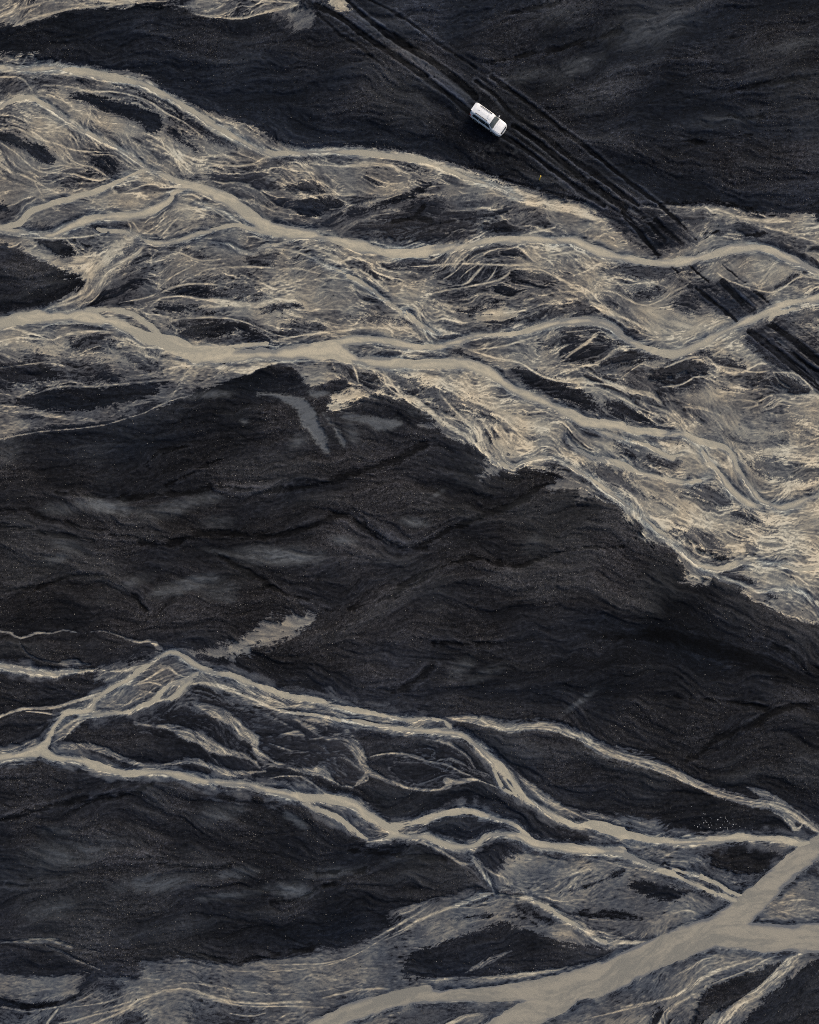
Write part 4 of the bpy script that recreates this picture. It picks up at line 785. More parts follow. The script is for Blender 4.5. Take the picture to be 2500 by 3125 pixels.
# --- blue-grey mud
mud = np.zeros((NY, NX), np.float32)
for lev, rc, s in MUD:
    D, a, b = poly_sd(P2(rc, s), 12)
    m = lev * sstep(1.8, -1.8, D + 1.1 * wob[a, b])
    mud[a, b] = np.maximum(mud[a, b], m)
gyy, gxx = np.mgrid[0:NY, 0:NX].astype(np.float32)
for rc, s in MUDSPOT:
    for cx_, cy_, rx, ry, an, lev in np.array(s.split(), float).reshape(-1, 6):
        c0, r0 = int(rc[1]), int(rc[0])
        ux, uy = to_r(X0[c0] + cx_ * KT), to_r(Y0[r0] + cy_ * KT); rx, ry = rx * KT / RS, ry * KT / RS
        R_ = int(max(rx, ry) * 2.2) + 4
        a = slice(max(0, int(uy) - R_), min(NY, int(uy) + R_)); b = slice(max(0, int(ux) - R_), min(NX, int(ux) + R_))
        X = gxx[a, b] - ux; Y = gyy[a, b] - uy; ca, sa = math.cos(math.radians(an)), math.sin(math.radians(an))
        q = ((X * ca + Y * sa) / rx) ** 2 + ((-X * sa + Y * ca) / ry) ** 2
        m = lev * (.45 + .55 * sstep(-1.1, 1.0, .6 * st2[a, b] + .6 * st3[a, b] + .4 * st0[a, b])) * sstep(1.7, .15, np.sqrt(q) + .16 * st3[a, b] + .12 * iso4[a, b] + .10 * st2[a, b])
        mud[a, b] = np.maximum(mud[a, b], m)

# --- dry channels with painted scarp shade, ruts, packed strips
dry = np.zeros((NY, NX), np.float32); dlip = np.zeros((NY, NX), np.float32)
for L in DLINES:
    r = line_sd(L, 10)
    if r is None: continue
    D, a, b = r
    hw = np.median(L[:, 2]) / 2
    m = sstep(1.2 + .22 * hw, -.8 * hw - .6, D + .7 * wob[a, b] + .8 * iso4[a, b])
    S = dry[a, b]; np.maximum(S, m, out=S)
    S = dlip[a, b]; np.maximum(S, np.exp(-((D + .7 * iso4[a, b] - 3.0) / 1.6) ** 2) * sstep(-1, 1, st3[a, b] + .6 * iso4[a, b]), out=S)
rut = np.zeros((NY, NX), np.float32); berm = np.zeros((NY, NX), np.float32)
for k, L in TLINES:
    r = line_sd(L, 12)
    if r is None: continue
    D, a, b = r
    D = D + .18 * iso2[a, b] + .30 * iso4[a, b] + .02 * np.median(L[:, 2])
    S = rut[a, b]; np.maximum(S, k * sstep(.5, -.6, D), out=S)
    S = berm[a, b]; np.maximum(S, k * np.exp(-((D - 2.0) / 1.3) ** 2), out=S)
strip = np.zeros((NY, NX), np.float32)
for L in SLINES:
    D, a, b = line_sd(L, 10)
    S = strip[a, b]; np.maximum(S, sstep(1.2, -1.2, D + .6 * iso2[a, b]), out=S)
berm = berm * (1 - rut)
tb = np.clip(blur(np.maximum(rut, strip), 5) * 2.2, 0, 1)
rut = rut * np.clip(.80 + .28 * tr1 + .15 * iso4, .15, 1)
silt = silt * (1 - .62 * dry) * (1 - .93 * rut)
mud = np.clip(mud * (1 - .6 * dry) * (1 - rut) + .17 * strip * (1 - rut) * np.clip(.7 + .4 * tr1, 0, 1.3) + .06 * berm * (1 - fm), 0, 1)
plain = np.clip(1 - np.maximum(fm * (1 - bar), cover), 0, 1)

def grit_(plain): return plain * np.clip(.55 + .3 * st4 + .25 * iso8, .15, 1.2) * (1 - .9 * np.clip(mud * 1.3, 0, 1)) * (1 - .8 * dry) * (1 - rut)
# --- open water
sdw = np.full((NY, NX), 60., np.float32); sysid = np.full((NY, NX), -1, np.int8)
wwid = np.zeros((NY, NX), np.float32)
for k, L in WLINES:
    r = line_sd(L, 22)
    if r is None: continue
    D, a, b = r
    S = sdw[a, b]; q = D < S
    S[q] = D[q]; sysid[a, b][q] = k; wwid[a, b][q] = np.median(L[:, 2])
thin = np.clip(1 - (wwid - 3) / 5, 0, 1)
sdw = sdw + np.clip(wwid * .10, 0, 1.3) * gauss_noise(8, 39) * np.where(sysid == 5, .35, 1) + np.clip(wwid * .04, 0, .5) * gauss_noise(3, 40)
sdw = sdw + (.35 + .8 * thin) * (.9 * st2 + .6 * st3 + .35 * iso2)
# ragged shoals inside the channels
shoal = sstep(.9, 2.2, st3 + .9 * st4 + .5 * st2) * sstep(-7, -1.0, sdw)
near = sstep(9, 0, sdw)
wet = np.clip(near * (.65 + .3 * st3 + .25 * iso4), 0, 1)
# damp fringe of the channels: bluish and darker than dry silt, with pale strand lines
veil = sstep(15, -1, sdw + 3.2 * st3 + 2.4 * iso4 + 3 * gauss_noise(16, 73)) * np.where(sysid == 4, .46, np.where(sysid == 5, .42, .2)) * (.8 + .14 * st2 + .12 * st3)
vm = sstep(.08, .3, veil)
k4 = ((sysid == 4) | (sysid == 0) | (sysid == 3)) * sstep(13, 6, sdw) * sstep(-1.5, .5, sdw)
riv4 = np.clip(blur(threads(2600, 90, 49, k4.astype(np.float32), .16, .985), .40) * 1.25, 0, 1)
drk4 = np.clip(blur(threads(2200, 70, 50, k4.astype(np.float32), .16, .985), .40) * 1.25, 0, 1)
silt = silt + np.where(sdw > 0, (.26 * riv4 - .14 * drk4) * sstep(.15, .35, np.maximum(silt, veil)), 0)
silt = np.where(sdw > 0, np.maximum(silt, veil * (1 - .9 * rut)), silt); plain = plain * (1 - vm); grit = grit_(plain)
silt = np.where(sdw > 0, silt - .25 * wet * (silt > .3) + .22 * np.exp(-((sdw - .9) / .8) ** 2) * (.5 + .5 * st1).clip(0, 1.3), silt)
silt = silt + (silt > .12) * (.022 * st0 + .022 * iso1)
silt = silt + .35 * (silt - blur(silt, 1.0))
silt = np.clip(silt, 0, 1.06)
warm = np.clip(.42 + .22 * st4 + .10 * iso8 + .35 * sstep(.36, .5, yy) - .22 * sstep(.30, .1, yy) - .1 * sstep(.85, 1, yy), 0, 1)

# --- heights
WZ = -.06
dark = np.clip(1 - 1.9 * silt, 0, 1)
db = blur(dark, 1.0)
grit = grit_(plain)
hgt = .22 * db + plain * (.13 * st4 + .088 * st3 + .042 * st2 + .012 * st0 + .008 * iso2 - .025 * rill - .04 * rill2) * (1 - .8 * mud) + .008 * grit * iso1 + .008 * grit * iso2
broad = gauss_noise(34, 71)
tone = (.09 * st4 + .12 * st3 + .10 * st2 + .06 * st1 + .13 * st0 + .07 * iso2 + .26 * grit * iso1 + .20 * broad + .12 * iso8 - .13 * rill - .34 * rill2 + .11 * lip - 1.0 * dry + .40 * dlip - 1.5 * rut + .45 * berm + .40 * tr1 * tb)
tone = tone + .6 * (tone - blur(tone, 1.0))
tone = np.exp(np.clip(tone, -2.2, 1.6)).astype(np.float32)
mud = np.clip(1.2 * mud + .10 * plain * sstep(.2, 2.0, .8 * gauss_noise(24, 72) + .6 * st4 + .5 * st3) * (1 - rut), 0, 1)
mud = np.clip(mud * (1 + .16 * st1 + .14 * iso1 + .12 * st2), 0, 1)
hgt += (1 - plain) * (.010 * st2 + .006 * st1)
hgt += -.13 * dry * np.clip(plain + .3, 0, 1) - .12 * rut + .045 * berm * (1 + .3 * iso2) + .02 * tr1 * tb
# churned sand below the parked car
ux, uy = to_r(1515), to_r(465)
q = np.sqrt(((gxx - ux) / 42) ** 2 + ((gyy - uy) / 20) ** 2)
hgt += .09 * sstep(1.1, .4, q) * (np.abs(gauss_noise(1.6, 51)) - .4)
mud = np.clip(mud + .16 * sstep(1.1, .4, q) * sstep(.8, 1.8, gauss_noise(1.3, 52)), 0, 1)
# level the ground where the car stands
cxr, cyr = to_r(1250 + 10.1 * PXM), to_r(1562.5 - 50.0 * PXM)
q = np.sqrt((gxx - cxr) ** 2 + (gyy - cyr) ** 2)
CAR_Z = .12
hgt += (CAR_Z - hgt) * sstep(34, 18, q)
sdm = sdw * RS / PXM
hgt = np.maximum(hgt, WZ + .025)
hgt = np.where(sdm < .8, np.minimum(hgt, WZ + .32 * sdm), hgt)
hgt = np.maximum(hgt, -.5).astype(np.float32)

# ------------------------------------------------------------------ materials
def mat(name, base=(.5, .5, .5), rough=.6, metal=0, spec=.5, coat=0):
    m = bpy.data.materials.new(name); m.use_nodes = True
    b = m.node_tree.nodes['Principled BSDF']
    b.inputs['Base Color'].default_value = (*base, 1); b.inputs['Roughness'].default_value = rough
    b.inputs['Metallic'].default_value = metal; b.inputs['Specular IOR Level'].default_value = spec
    b.inputs['Coat Weight'].default_value = coat
    return m
class NT:
    def __init__(s, m): s.t = m.node_tree; s.n = s.t.nodes; s.b = s.n['Principled BSDF']
    def new(s, ty, **kw):
        n = s.n.new(ty)
        for k, v in kw.items(): setattr(n, k, v)
        return n
    def link(s, a, b): s.t.links.new(a, b)
    def val(s, sock, v):
        if hasattr(v, 'is_output'): s.link(v, sock)
        else: sock.default_value = v
    def math(s, op, a, b=0., c=0., clamp=False):
        n = s.new('ShaderNodeMath', operation=op, use_clamp=clamp)
        s.val(n.inputs[0], a); s.val(n.inputs[1], b); s.val(n.inputs[2], c)
        return n.outputs[0]
    def mix(s, f, a, b, mode='MIX'):
        n = s.new('ShaderNodeMix', data_type='RGBA', blend_type=mode, clamp_factor=True)
        s.val(n.inputs[0], f)
        for i, v in ((6, a), (7, b)):
            if isinstance(v, tuple): n.inputs[i].default_value = (*v, 1)
            else: s.link(v, n.inputs[i])
        return n.outputs[2]
    def attr(s, name):
        n = s.new('ShaderNodeAttribute', attribute_name=name); return n.outputs['Fac']
    def noise(s, scale, detail=2, rough=.5, vec=None):
        n = s.new('ShaderNodeTexNoise'); n.inputs['Scale'].default_value = scale
        n.inputs['Detail'].default_value = detail; n.inputs['Roughness'].default_value = rough
        s.link(vec if vec else s.pos(), n.inputs['Vector']); return n.outputs['Fac']
    def pos(s):
        if not hasattr(s, '_p'): s._p = s.new('ShaderNodeNewGeometry').outputs['Position']
        return s._p
    def ramp(s, f, stops):
        n = s.new('ShaderNodeValToRGB'); e = n.color_ramp.elements
        while len(e) > len(stops): e.remove(e[-1])
        while len(e) < len(stops): e.new(.5)
        for q, (p, c) in zip(e, stops): q.position = p; q.color = (*c, 1)
        s.val(n.inputs[0], f); return n.outputs[0]
    def remap(s, v, a, b, c, d):
        n = s.new('ShaderNodeMapRange'); n.inputs[1].default_value = a; n.inputs[2].default_value = b
        n.inputs[3].default_value = c; n.inputs[4].default_value = d; s.link(v, n.inputs[0]); return n.outputs[0]

gm = mat('river_plain_sand', rough=.9, spec=.06); g = NT(gm)
fine = g.noise(7.0, 4, .75); mid = g.noise(1.6, 3, .6)
sv = g.attr('silt')
sv2 = g.math('ADD', sv, g.math('MULTIPLY', g.math('SUBTRACT', fine, .5), g.remap(sv, 0, .6, .03, .16)))
base = g.ramp(sv2, [(0, (.0080, .0090, .0126)), (.16, (.021, .0228, .030)), (.36, (.071, .075, .083)), (.58, (.166, .163, .150)), (.80, (.345, .316, .246)), (1, (.58, .525, .40))])
darkc = g.mix(g.attr('warm'), (.0086, .0112, .0172), (.0134, .0134, .0154))
darkc = g.mix(1.0, darkc, g.attr('tone'), 'MULTIPLY')
grain = g.remap(fine, .30, .72, .62, 1.45)
dk = g.mix(1.0, darkc, grain, 'MULTIPLY')
dk = g.mix(1.0, dk, g.remap(mid, .3, .7, .8, 1.25), 'MULTIPLY')
hue = g.remap(g.noise(.16, 3, .6), .38, .62, 0, 1)
base = g.mix(.55, base, g.mix(1.0, base, g.mix(hue, (.90, .98, 1.08), (1.07, .99, .92)), 'MULTIPLY'))
base = g.mix(g.remap(sv2, .10, .24, 0, 1), dk, base)
mudc = g.mix(g.remap(fine, .3, .7, 0, 1), (.080, .090, .102), (.108, .117, .128))
base = g.mix(g.attr('mud'), base, mudc)
base = g.mix(g.math('MULTIPLY', g.attr('wet'), .75), base, g.mix(1.0, base, (.74, .86, 1.02), 'MULTIPLY'))
# scattered pebbles too small to model: pale or dark single grains
vo = g.new('ShaderNodeTexVoronoi'); vo.inputs['Scale'].default_value = 6.5; g.link(g.pos(), vo.inputs['Vector'])
pick = g.new('ShaderNodeSeparateColor'); g.link(vo.outputs['Color'], pick.inputs[0])
peb = g.math('MULTIPLY', g.remap(vo.outputs['Distance'], .20, .32, 1, 0), g.math('GREATER_THAN', pick.outputs[0], .80))
peb = g.math('MULTIPLY', peb, g.math('MULTIPLY', g.attr('grit'), .55))
base = g.mix(peb, base, g.mix(pick.outputs[1], (.05, .05, .052), (.17, .155, .135)))
g.link(base, g.b.inputs['Base Color'])
g.link(g.remap(g.attr('wet'), 0, 1, .92, .62), g.b.inputs['Roughness'])
bp = g.new('ShaderNodeBump'); bp.inputs['Strength'].default_value = .35; bp.inputs['Distance'].default_value = .03
g.link(g.math('MULTIPLY', fine, g.remap(g.attr('grit'), 0, 1, .35, 1.0)), bp.inputs['Height']); g.link(bp.outputs[0], g.b.inputs['Normal'])

def water_mat(name, deep, shallow):
    m = mat(name, rough=.3, spec=.35); g = NT(m)
    n1 = g.noise(.9, 4, .6); n2 = g.noise(5, 3, .6)
    c = g.mix(g.remap(n1, .35, .68, 0, 1), deep, tuple(v * .88 for v in deep))
    c = g.mix(g.remap(g.attr('streak'), .1, .9, 0, 1), tuple(v * q for v, q in zip(deep, (.76, .80, .86))), tuple(v * 1.14 for v in deep))
    c = g.mix(g.attr('shallow'), c, shallow)
    c = g.mix(g.math('MULTIPLY', n2, .22), c, tuple(v * 1.25 for v in deep))
    g.link(c, g.b.inputs['Base Color'])
    n3 = g.noise(2.6, 2, .5)
    b = g.new('ShaderNodeBump'); b.inputs['Strength'].default_value = .35; b.inputs['Distance'].default_value = .05
    g.link(g.math('ADD', g.math('MULTIPLY', n3, g.remap(n1, .45, .62, .1, .9)), n2), b.inputs['Height'])
    g.link(b.outputs[0], g.b.inputs['Normal'])
    return m
WM = water_mat('silty_water', (.400, .360, .268), (.150, .157, .156))
WMG = water_mat('grey_silty_water', (.252, .234, .190), (.110, .120, .134))

# ------------------------------------------------------------------ ground mesh
def idx_axis(n, a, b):
    return np.unique(np.concatenate([np.arange(0, a, 4), np.arange(a, b), np.arange(b, n, 4), [n - 1]]))
IU = idx_axis(NX, 117, 1086); IV = idx_axis(NY, 117, 1326)
def wx(i): return ((i * RS - MG) - 1250.) / PXM
def wy(j): return (1562.5 - (j * RS - MG)) / PXM

def mesh_from(name, co, quads, m, attrs=None):
    me = bpy.data.meshes.new(name)
    me.vertices.add(len(co)); me.vertices.foreach_set('co', np.ascontiguousarray(co, np.float32).ravel())
    nq = len(quads)
    me.loops.add(nq * 4); me.loops.foreach_set('vertex_index', np.ascontiguousarray(quads, np.int32).ravel())
    me.polygons.add(nq); me.polygons.foreach_set('loop_start', np.arange(0, nq * 4, 4, dtype=np.int32))
    me.update(calc_edges=True)
    me.polygons.foreach_set('use_smooth', np.ones(nq, bool))
    for k, v in (attrs or {}).items():
        me.attributes.new(k, 'FLOAT', 'POINT').data.foreach_set('value', np.ascontiguousarray(v, np.float32).ravel())
    me.materials.append(m)
    return me

nu, nv = len(IU), len(IV)
GX, GY = np.meshgrid(wx(IU.astype(float)), wy(IV.astype(float)))
sub = lambda a: a[IV][:, IU].ravel()
co = np.stack([GX.ravel(), GY.ravel(), sub(hgt)], 1)
vid = np.arange(nu * nv, dtype=np.int32).reshape(nv, nu)
quads = np.stack([vid[1:, :-1], vid[1:, 1:], vid[:-1, 1:], vid[:-1, :-1]], -1).reshape(-1, 4)
at = {'silt': sub(silt), 'mud': sub(mud), 'warm': sub(warm), 'wet': sub(np.clip(wet + .55 * sstep(.6, .72, yy) * sstep(.62, .35, silt), 0, 1)), 'grit': sub(grit), 'tone': sub(tone)}
# carry the sheet on to the horizon in widening rings
loop = np.concatenate([vid[0, :], vid[1:, -1], vid[-1, -2::-1], vid[-2:0:-1, 0]])
ring0 = loop; extra_co, extra_q, n0 = [], [], nu * nv
base_xy = co[loop, :2]; ea = {k: [v] for k, v in at.items()}
prev = ring0
for kk, sc in enumerate((1.06, 1.2, 1.5, 2.2, 5, 20, 60)):
    ids = np.arange(n0, n0 + len(loop), dtype=np.int32); n0 += len(loop)
    extra_co.append(np.concatenate([base_xy * sc, np.full((len(loop), 1), -.02 if kk else .0)], 1))
    for k in ea:
        f = max(0, 1 - kk / 3.); dflt = {'silt': .12, 'mud': .1, 'warm': .4, 'wet': 0, 'grit': .5, 'tone': 1}[k]
        ea[k].append(at[k][loop] * f + dflt * (1 - f))
    extra_q.append(np.stack([prev, ids, np.roll(ids, -1), np.roll(prev, -1)], -1))
    prev = ids
co = np.concatenate([co] + extra_co); quads = np.concatenate([quads] + extra_q)
at = {k: np.concatenate(v) for k, v in ea.items()}
ground = bpy.data.objects.new('ground', mesh_from('ground', co, quads, gm, at)); col.objects.link(ground)
ground['kind'] = 'structure'; ground['label'] = 'black volcanic sand plain with pale silt fans and wheel ruts'; ground['category'] = 'ground'

# ------------------------------------------------------------------ rivers: level sheets of silty water lying in the carved channels
inner_u = np.arange(117 - 40, 1086 + 40); inner_v = np.arange(117 - 40, 1326 + 40)
S = sdw[inner_v][:, inner_u]; K = sysid[inner_v][:, inner_u]
smin = np.minimum(np.minimum(S[:-1, :-1], S[1:, :-1]), np.minimum(S[:-1, 1:], S[1:, 1:]))
kc = K[:-1, :-1]
RIV = [('stream', 'pale silty stream along the black plain below the parked car'),
       ('river', 'beige braided river channel crossed by the wheel tracks, upper of the two main channels'),
       ('river', 'widest beige braided river channel winding through the middle of the silt floodplain'),
       ('stream', 'narrow pale stream along the ragged edge of the black gravel plain'),
       ('river', 'beige braided channels running through the black lower plain'),
       ('river', 'broad smooth grey-brown river with forked branches at the bottom corner')]
sh = np.clip(.45 * sstep(-3.2, .3, sdw) + sstep(-4.0, .6, sdw) * (.25 + .55 * st3 + .55 * gauss_noise(9, 45) + .2 * st2) * 1.1 + .9 * shoal, 0, 1)
for k, (nm, lb) in enumerate(RIV):
    cell = (smin < 0) & (kc == k)
    j, i = np.nonzero(cell)
    if len(j) == 0: continue
    W1 = S.shape[1]
    q = np.stack([(j + 1) * W1 + i, (j + 1) * W1 + i + 1, j * W1 + i + 1, j * W1 + i], -1)
    un, inv = np.unique(q, return_inverse=True)
    jj, ii = un // W1, un % W1
    wco = np.stack([wx(inner_u[ii].astype(float)), wy(inner_v[jj].astype(float)), np.full(len(un), WZ)], 1)
    me = mesh_from(nm, wco, inv.reshape(-1, 4), WMG if k == 5 else WM, {'shallow': sh[inner_v[jj], inner_u[ii]], 'streak': (.5 + .24 * st2 + .22 * st3 + .16 * st0 + .16 * st4)[inner_v[jj], inner_u[ii]]})
    o = bpy.data.objects.new(nm, me); col.objects.link(o)
    o['kind'] = 'structure'; o['label'] = lb; o['category'] = 'river' if nm == 'river' else 'stream'

def ground_z(x, y):
    i = int(round(to_r(x * PXM + 1250))); j = int(round(to_r(1562.5 - y * PXM)))
    return float(hgt[min(max(j, 0), NY - 1), min(max(i, 0), NX - 1)])
def plan(u, v): return (u - 1250.) / PXM, (1562.5 - v) / PXM

# ------------------------------------------------------------------ things
def tag(o, label, cat, group=None, kind=None):
    o['label'] = label; o['category'] = cat
    if group: o['group'] = group
    if kind: o['kind'] = kind
    return o
def empty(name, loc, rz=0):
    o = bpy.data.objects.new(name, None); col.objects.link(o); o.location = loc; o.rotation_euler = (0, 0, rz)
    o.empty_display_size = .3
    return o
def pydata(name, v, f, m, parent=None, smooth=True, loc=None):
    me = bpy.data.meshes.new(name); me.from_pydata([tuple(map(float, q)) for q in v], [], f); me.update()
    bm = bmesh.new(); bm.from_mesh(me); bmesh.ops.recalc_face_normals(bm, faces=bm.faces); bm.to_mesh(me); bm.free()
    for p in me.polygons: p.use_smooth = smooth
    me.materials.append(m)
    o = bpy.data.objects.new(name, me); col.objects.link(o)
    if parent: o.parent = parent
    if loc: o.location = loc
    return o
def bmobj(name, bm, m, parent=None, smooth=False):
    bmesh.ops.recalc_face_normals(bm, faces=bm.faces)
    me = bpy.data.meshes.new(name); bm.to_mesh(me); bm.free()
    for p in me.polygons: p.use_smooth = smooth
    me.materials.append(m)
    o = bpy.data.objects.new(name, me); col.objects.link(o); o.parent = parent
    return o
def bm_box(bm, c, s, bevel=0):
    r = bmesh.ops.create_cube(bm, size=1); vs = r['verts']
    for v in vs: v.co = Vector((v.co.x * s[0] + c[0], v.co.y * s[1] + c[1], v.co.z * s[2] + c[2]))
    if bevel:
        es = list({e for v in vs for e in v.link_edges})
        bmesh.ops.bevel(bm, geom=es, offset=bevel, segments=2, affect='EDGES')
def bm_cyl(bm, c, r, h, axis='Y', seg=28, r2=None):
    res = bmesh.ops.create_cone(bm, cap_ends=True, segments=seg, radius1=r, radius2=r if r2 is None else r2, depth=h)
    M = {'Y': Matrix.Rotation(math.pi / 2, 4, 'X'), 'X': Matrix.Rotation(math.pi / 2, 4, 'Y'), 'Z': Matrix.Identity(4)}[axis]
    for v in res['verts']: v.co = (M @ v.co) + Vector(c)

# --- materials of the car
paint = mat('white_car_paint', (.80, .81, .82), .28, 0, .5, .6)
pn = NT(paint); pn.link(pn.mix(pn.remap(pn.noise(3.5, 3, .6), .45, .75, 0, .35), (.81, .82, .83), (.66, .65, .62)), pn.b.inputs['Base Color'])
glass = mat('tinted_glass', (.018, .026, .034), .06, 0, .6, .3)
gn = NT(glass); gn.link(gn.mix(gn.remap(gn.noise(2.2, 2), .35, .7, 0, 1), (.012, .018, .026), (.035, .045, .050)), gn.b.inputs['Base Color'])
screen = mat('windscreen_glass', (.05, .062, .064), .07, 0, .6, .3)
sn = NT(screen); sn.link(sn.mix(sn.remap(sn.noise(1.8, 2), .35, .7, 0, 1), (.035, .045, .048), (.075, .088, .088)), sn.b.inputs['Base Color'])
blackp = mat('black_trim_plastic', (.012, .013, .015), .5)
bn = NT(blackp); bn.link(bn.remap(bn.noise(20, 2), .3, .7, .4, .65), bn.b.inputs['Roughness'])
rubber = mat('tyre_rubber', (.014, .014, .015), .85)
rn = NT(rubber); rn.link(rn.mix(rn.remap(rn.noise(9, 3), .45, .7, 0, 1), (.012, .012, .013), (.04, .037, .034)), rn.b.inputs['Base Color'])
alloy = mat('alloy_rim', (.42, .43, .45), .35, .8)
an = NT(alloy); an.link(an.remap(an.noise(12, 2), .3, .7, .28, .5), an.b.inputs['Roughness'])
redl = mat('red_lamp_lens', (.62, .015, .012), .15, 0, .6, .5)
rl = NT(redl); rl.link(rl.mix(rl.noise(30, 1), (.50, .01, .01), (.72, .03, .02)), rl.b.inputs['Base Color'])
clearl = mat('clear_lamp_lens', (.55, .58, .62), .12, .2, .6, .6)
cl = NT(clearl); cl.link(cl.mix(cl.noise(25, 1), (.30, .33, .37), (.75, .78, .8)), cl.b.inputs['Base Color'])
chrome = mat('chrome_trim', (.7, .71, .73), .18, 1.)
cn = NT(chrome); cn.link(cn.remap(cn.noise(15, 1), .3, .7, .12, .28), cn.b.inputs['Roughness'])

# --- body shape: cross sections along the car, x forward, half outline sill -> roof centre
STN = [
 (-2.42, [(.66, .52), (.80, .62), (.82, .92), (.78, 1.10), (.66, 1.46), (.56, 1.56), (0, 1.60)]),
 (-2.36, [(.74, .46), (.87, .60), (.89, .93), (.85, 1.12), (.71, 1.60), (.60, 1.73), (0, 1.79)]),
 (-2.22, [(.78, .42), (.91, .58), (.925, .94), (.885, 1.13), (.73, 1.67), (.62, 1.80), (0, 1.86)]),
 (-1.80, [(.80, .37), (.93, .58), (.94, .95), (.90, 1.14), (.74, 1.70), (.63, 1.82), (0, 1.885)]),
 (-.60, [(.80, .35), (.93, .58), (.94, .95), (.90, 1.14), (.74, 1.71), (.63, 1.835), (0, 1.90)]),
 (.10, [(.80, .35), (.93, .58), (.94, .95), (.90, 1.13), (.73, 1.69), (.62, 1.815), (0, 1.88)]),
 (.46, [(.80, .35), (.93, .58), (.94, .95), (.90, 1.125), (.72, 1.64), (.61, 1.765), (0, 1.83)]),
 (.80, [(.80, .35), (.93, .58), (.94, .94), (.90, 1.115), (.765, 1.40), (.67, 1.485), (0, 1.55)]),
 (1.16, [(.80, .36), (.93, .58), (.94, .93), (.90, 1.09), (.83, 1.145), (.73, 1.18), (0, 1.235)]),
 (1.35, [(.80, .36), (.93, .58), (.94, .92), (.90, 1.07), (.82, 1.12), (.70, 1.145), (0, 1.195)]),
 (1.90, [(.80, .38), (.93, .58), (.935, .89), (.885, 1.02), (.80, 1.065), (.68, 1.09), (0, 1.13)]),
 (2.18, [(.76, .42), (.90, .57), (.90, .84), (.84, .96), (.75, 1.005), (.63, 1.03), (0, 1.065)]),
 (2.33, [(.66, .45), (.79, .56), (.79, .76), (.73, .87), (.65, .91), (.54, .93), (0, .965)]),
 (2.42, [(.52, .48), (.62, .56), (.62, .70), (.58, .77), (.50, .80), (.42, .81), (0, .835)]),
]
SX = np.array([a for a, _ in STN]); SP = np.array([b for _, b in STN], float)
def surf(x, t):
    """point on the right or left half of the body skin: t 0 (sill) .. 6 (roof centre); negative side handled by caller"""
    c = np.array([[np.interp(x, SX, SP[:, k, d]) for d in (0, 1)] for k in range(7)])
    k = min(int(t), 5); f = t - k
    p0 = c[max(k - 1, 0)]; p1 = c[k]; p2 = c[k + 1]; p3 = c[k + 2] if k + 2 < 7 else np.array([-c[5][0], c[5][1]])
    lin = p1 * (1 - f) + p2 * f
    cr = .5 * (2 * p1 + (p2 - p0) * f + (2 * p0 - 5 * p1 + 4 * p2 - p3) * f * f + (3 * p1 - p0 - 3 * p2 + p3) * f ** 3)
    p = lin * .45 + cr * .55
    return np.array([x, p[0], p[1]])
def skin(x, t, side):
    p = surf(x, t); p[1] *= side; return p
def skin_n(x, t, side):
    e = .02
    a = skin(x + e, t, side) - skin(x - e, t, side)
    b = skin(x, min(t + .05, 6), side) - skin(x, max(t - .05, 0), side)
    n = np.cross(a, b); n /= np.linalg.norm(n) + 1e-9
    if n[1] * side < 0 and abs(n[2]) < .95: n = -n
    if abs(n[2]) >= .95 and n[2] < 0: n = -n
    return n
def patch_obj(name, outline, off, m, parent, side=1, res=(6, 5), thick=.006):
    """panel laid on the body skin; outline = four (x,t) corners: rear-low, front-low, front-high, rear-high"""
    a, b, c, d = [np.array(q, float) for q in outline]
    V, Fc = [], []
    nu_, nv_ = res
    for lay in (0, 1):
        for j in range(nv_ + 1):
            for i in range(nu_ + 1):
                u, v = i / nu_, j / nv_
                q = (a * (1 - u) + b * u) * (1 - v) + (d * (1 - u) + c * u) * v
                p = skin(q[0], q[1], side); n = skin_n(q[0], q[1], side)
                V.append(p + n * (off if lay == 0 else off - thick - .01))
    W_ = nu_ + 1; N_ = W_ * (nv_ + 1)
    for j in range(nv_):
        for i in range(nu_):
            k = j * W_ + i
            Fc.append((k, k + 1, k + W_ + 1, k + W_)); Fc.append((N_ + k, N_ + k + W_, N_ + k + W_ + 1, N_ + k + 1))
    rim = [i for i in range(W_)] + [j * W_ + nu_ for j in range(1, nv_ + 1)] + [nv_ * W_ + i for i in range(nu_ - 1, -1, -1)] + [j * W_ for j in range(nv_ - 1, 0, -1)]
    for i in range(len(rim)):
        p, q = rim[i], rim[(i + 1) % len(rim)]
        Fc.append((p, N_ + p, N_ + q, q))
    return pydata(name, V, Fc, m, parent)
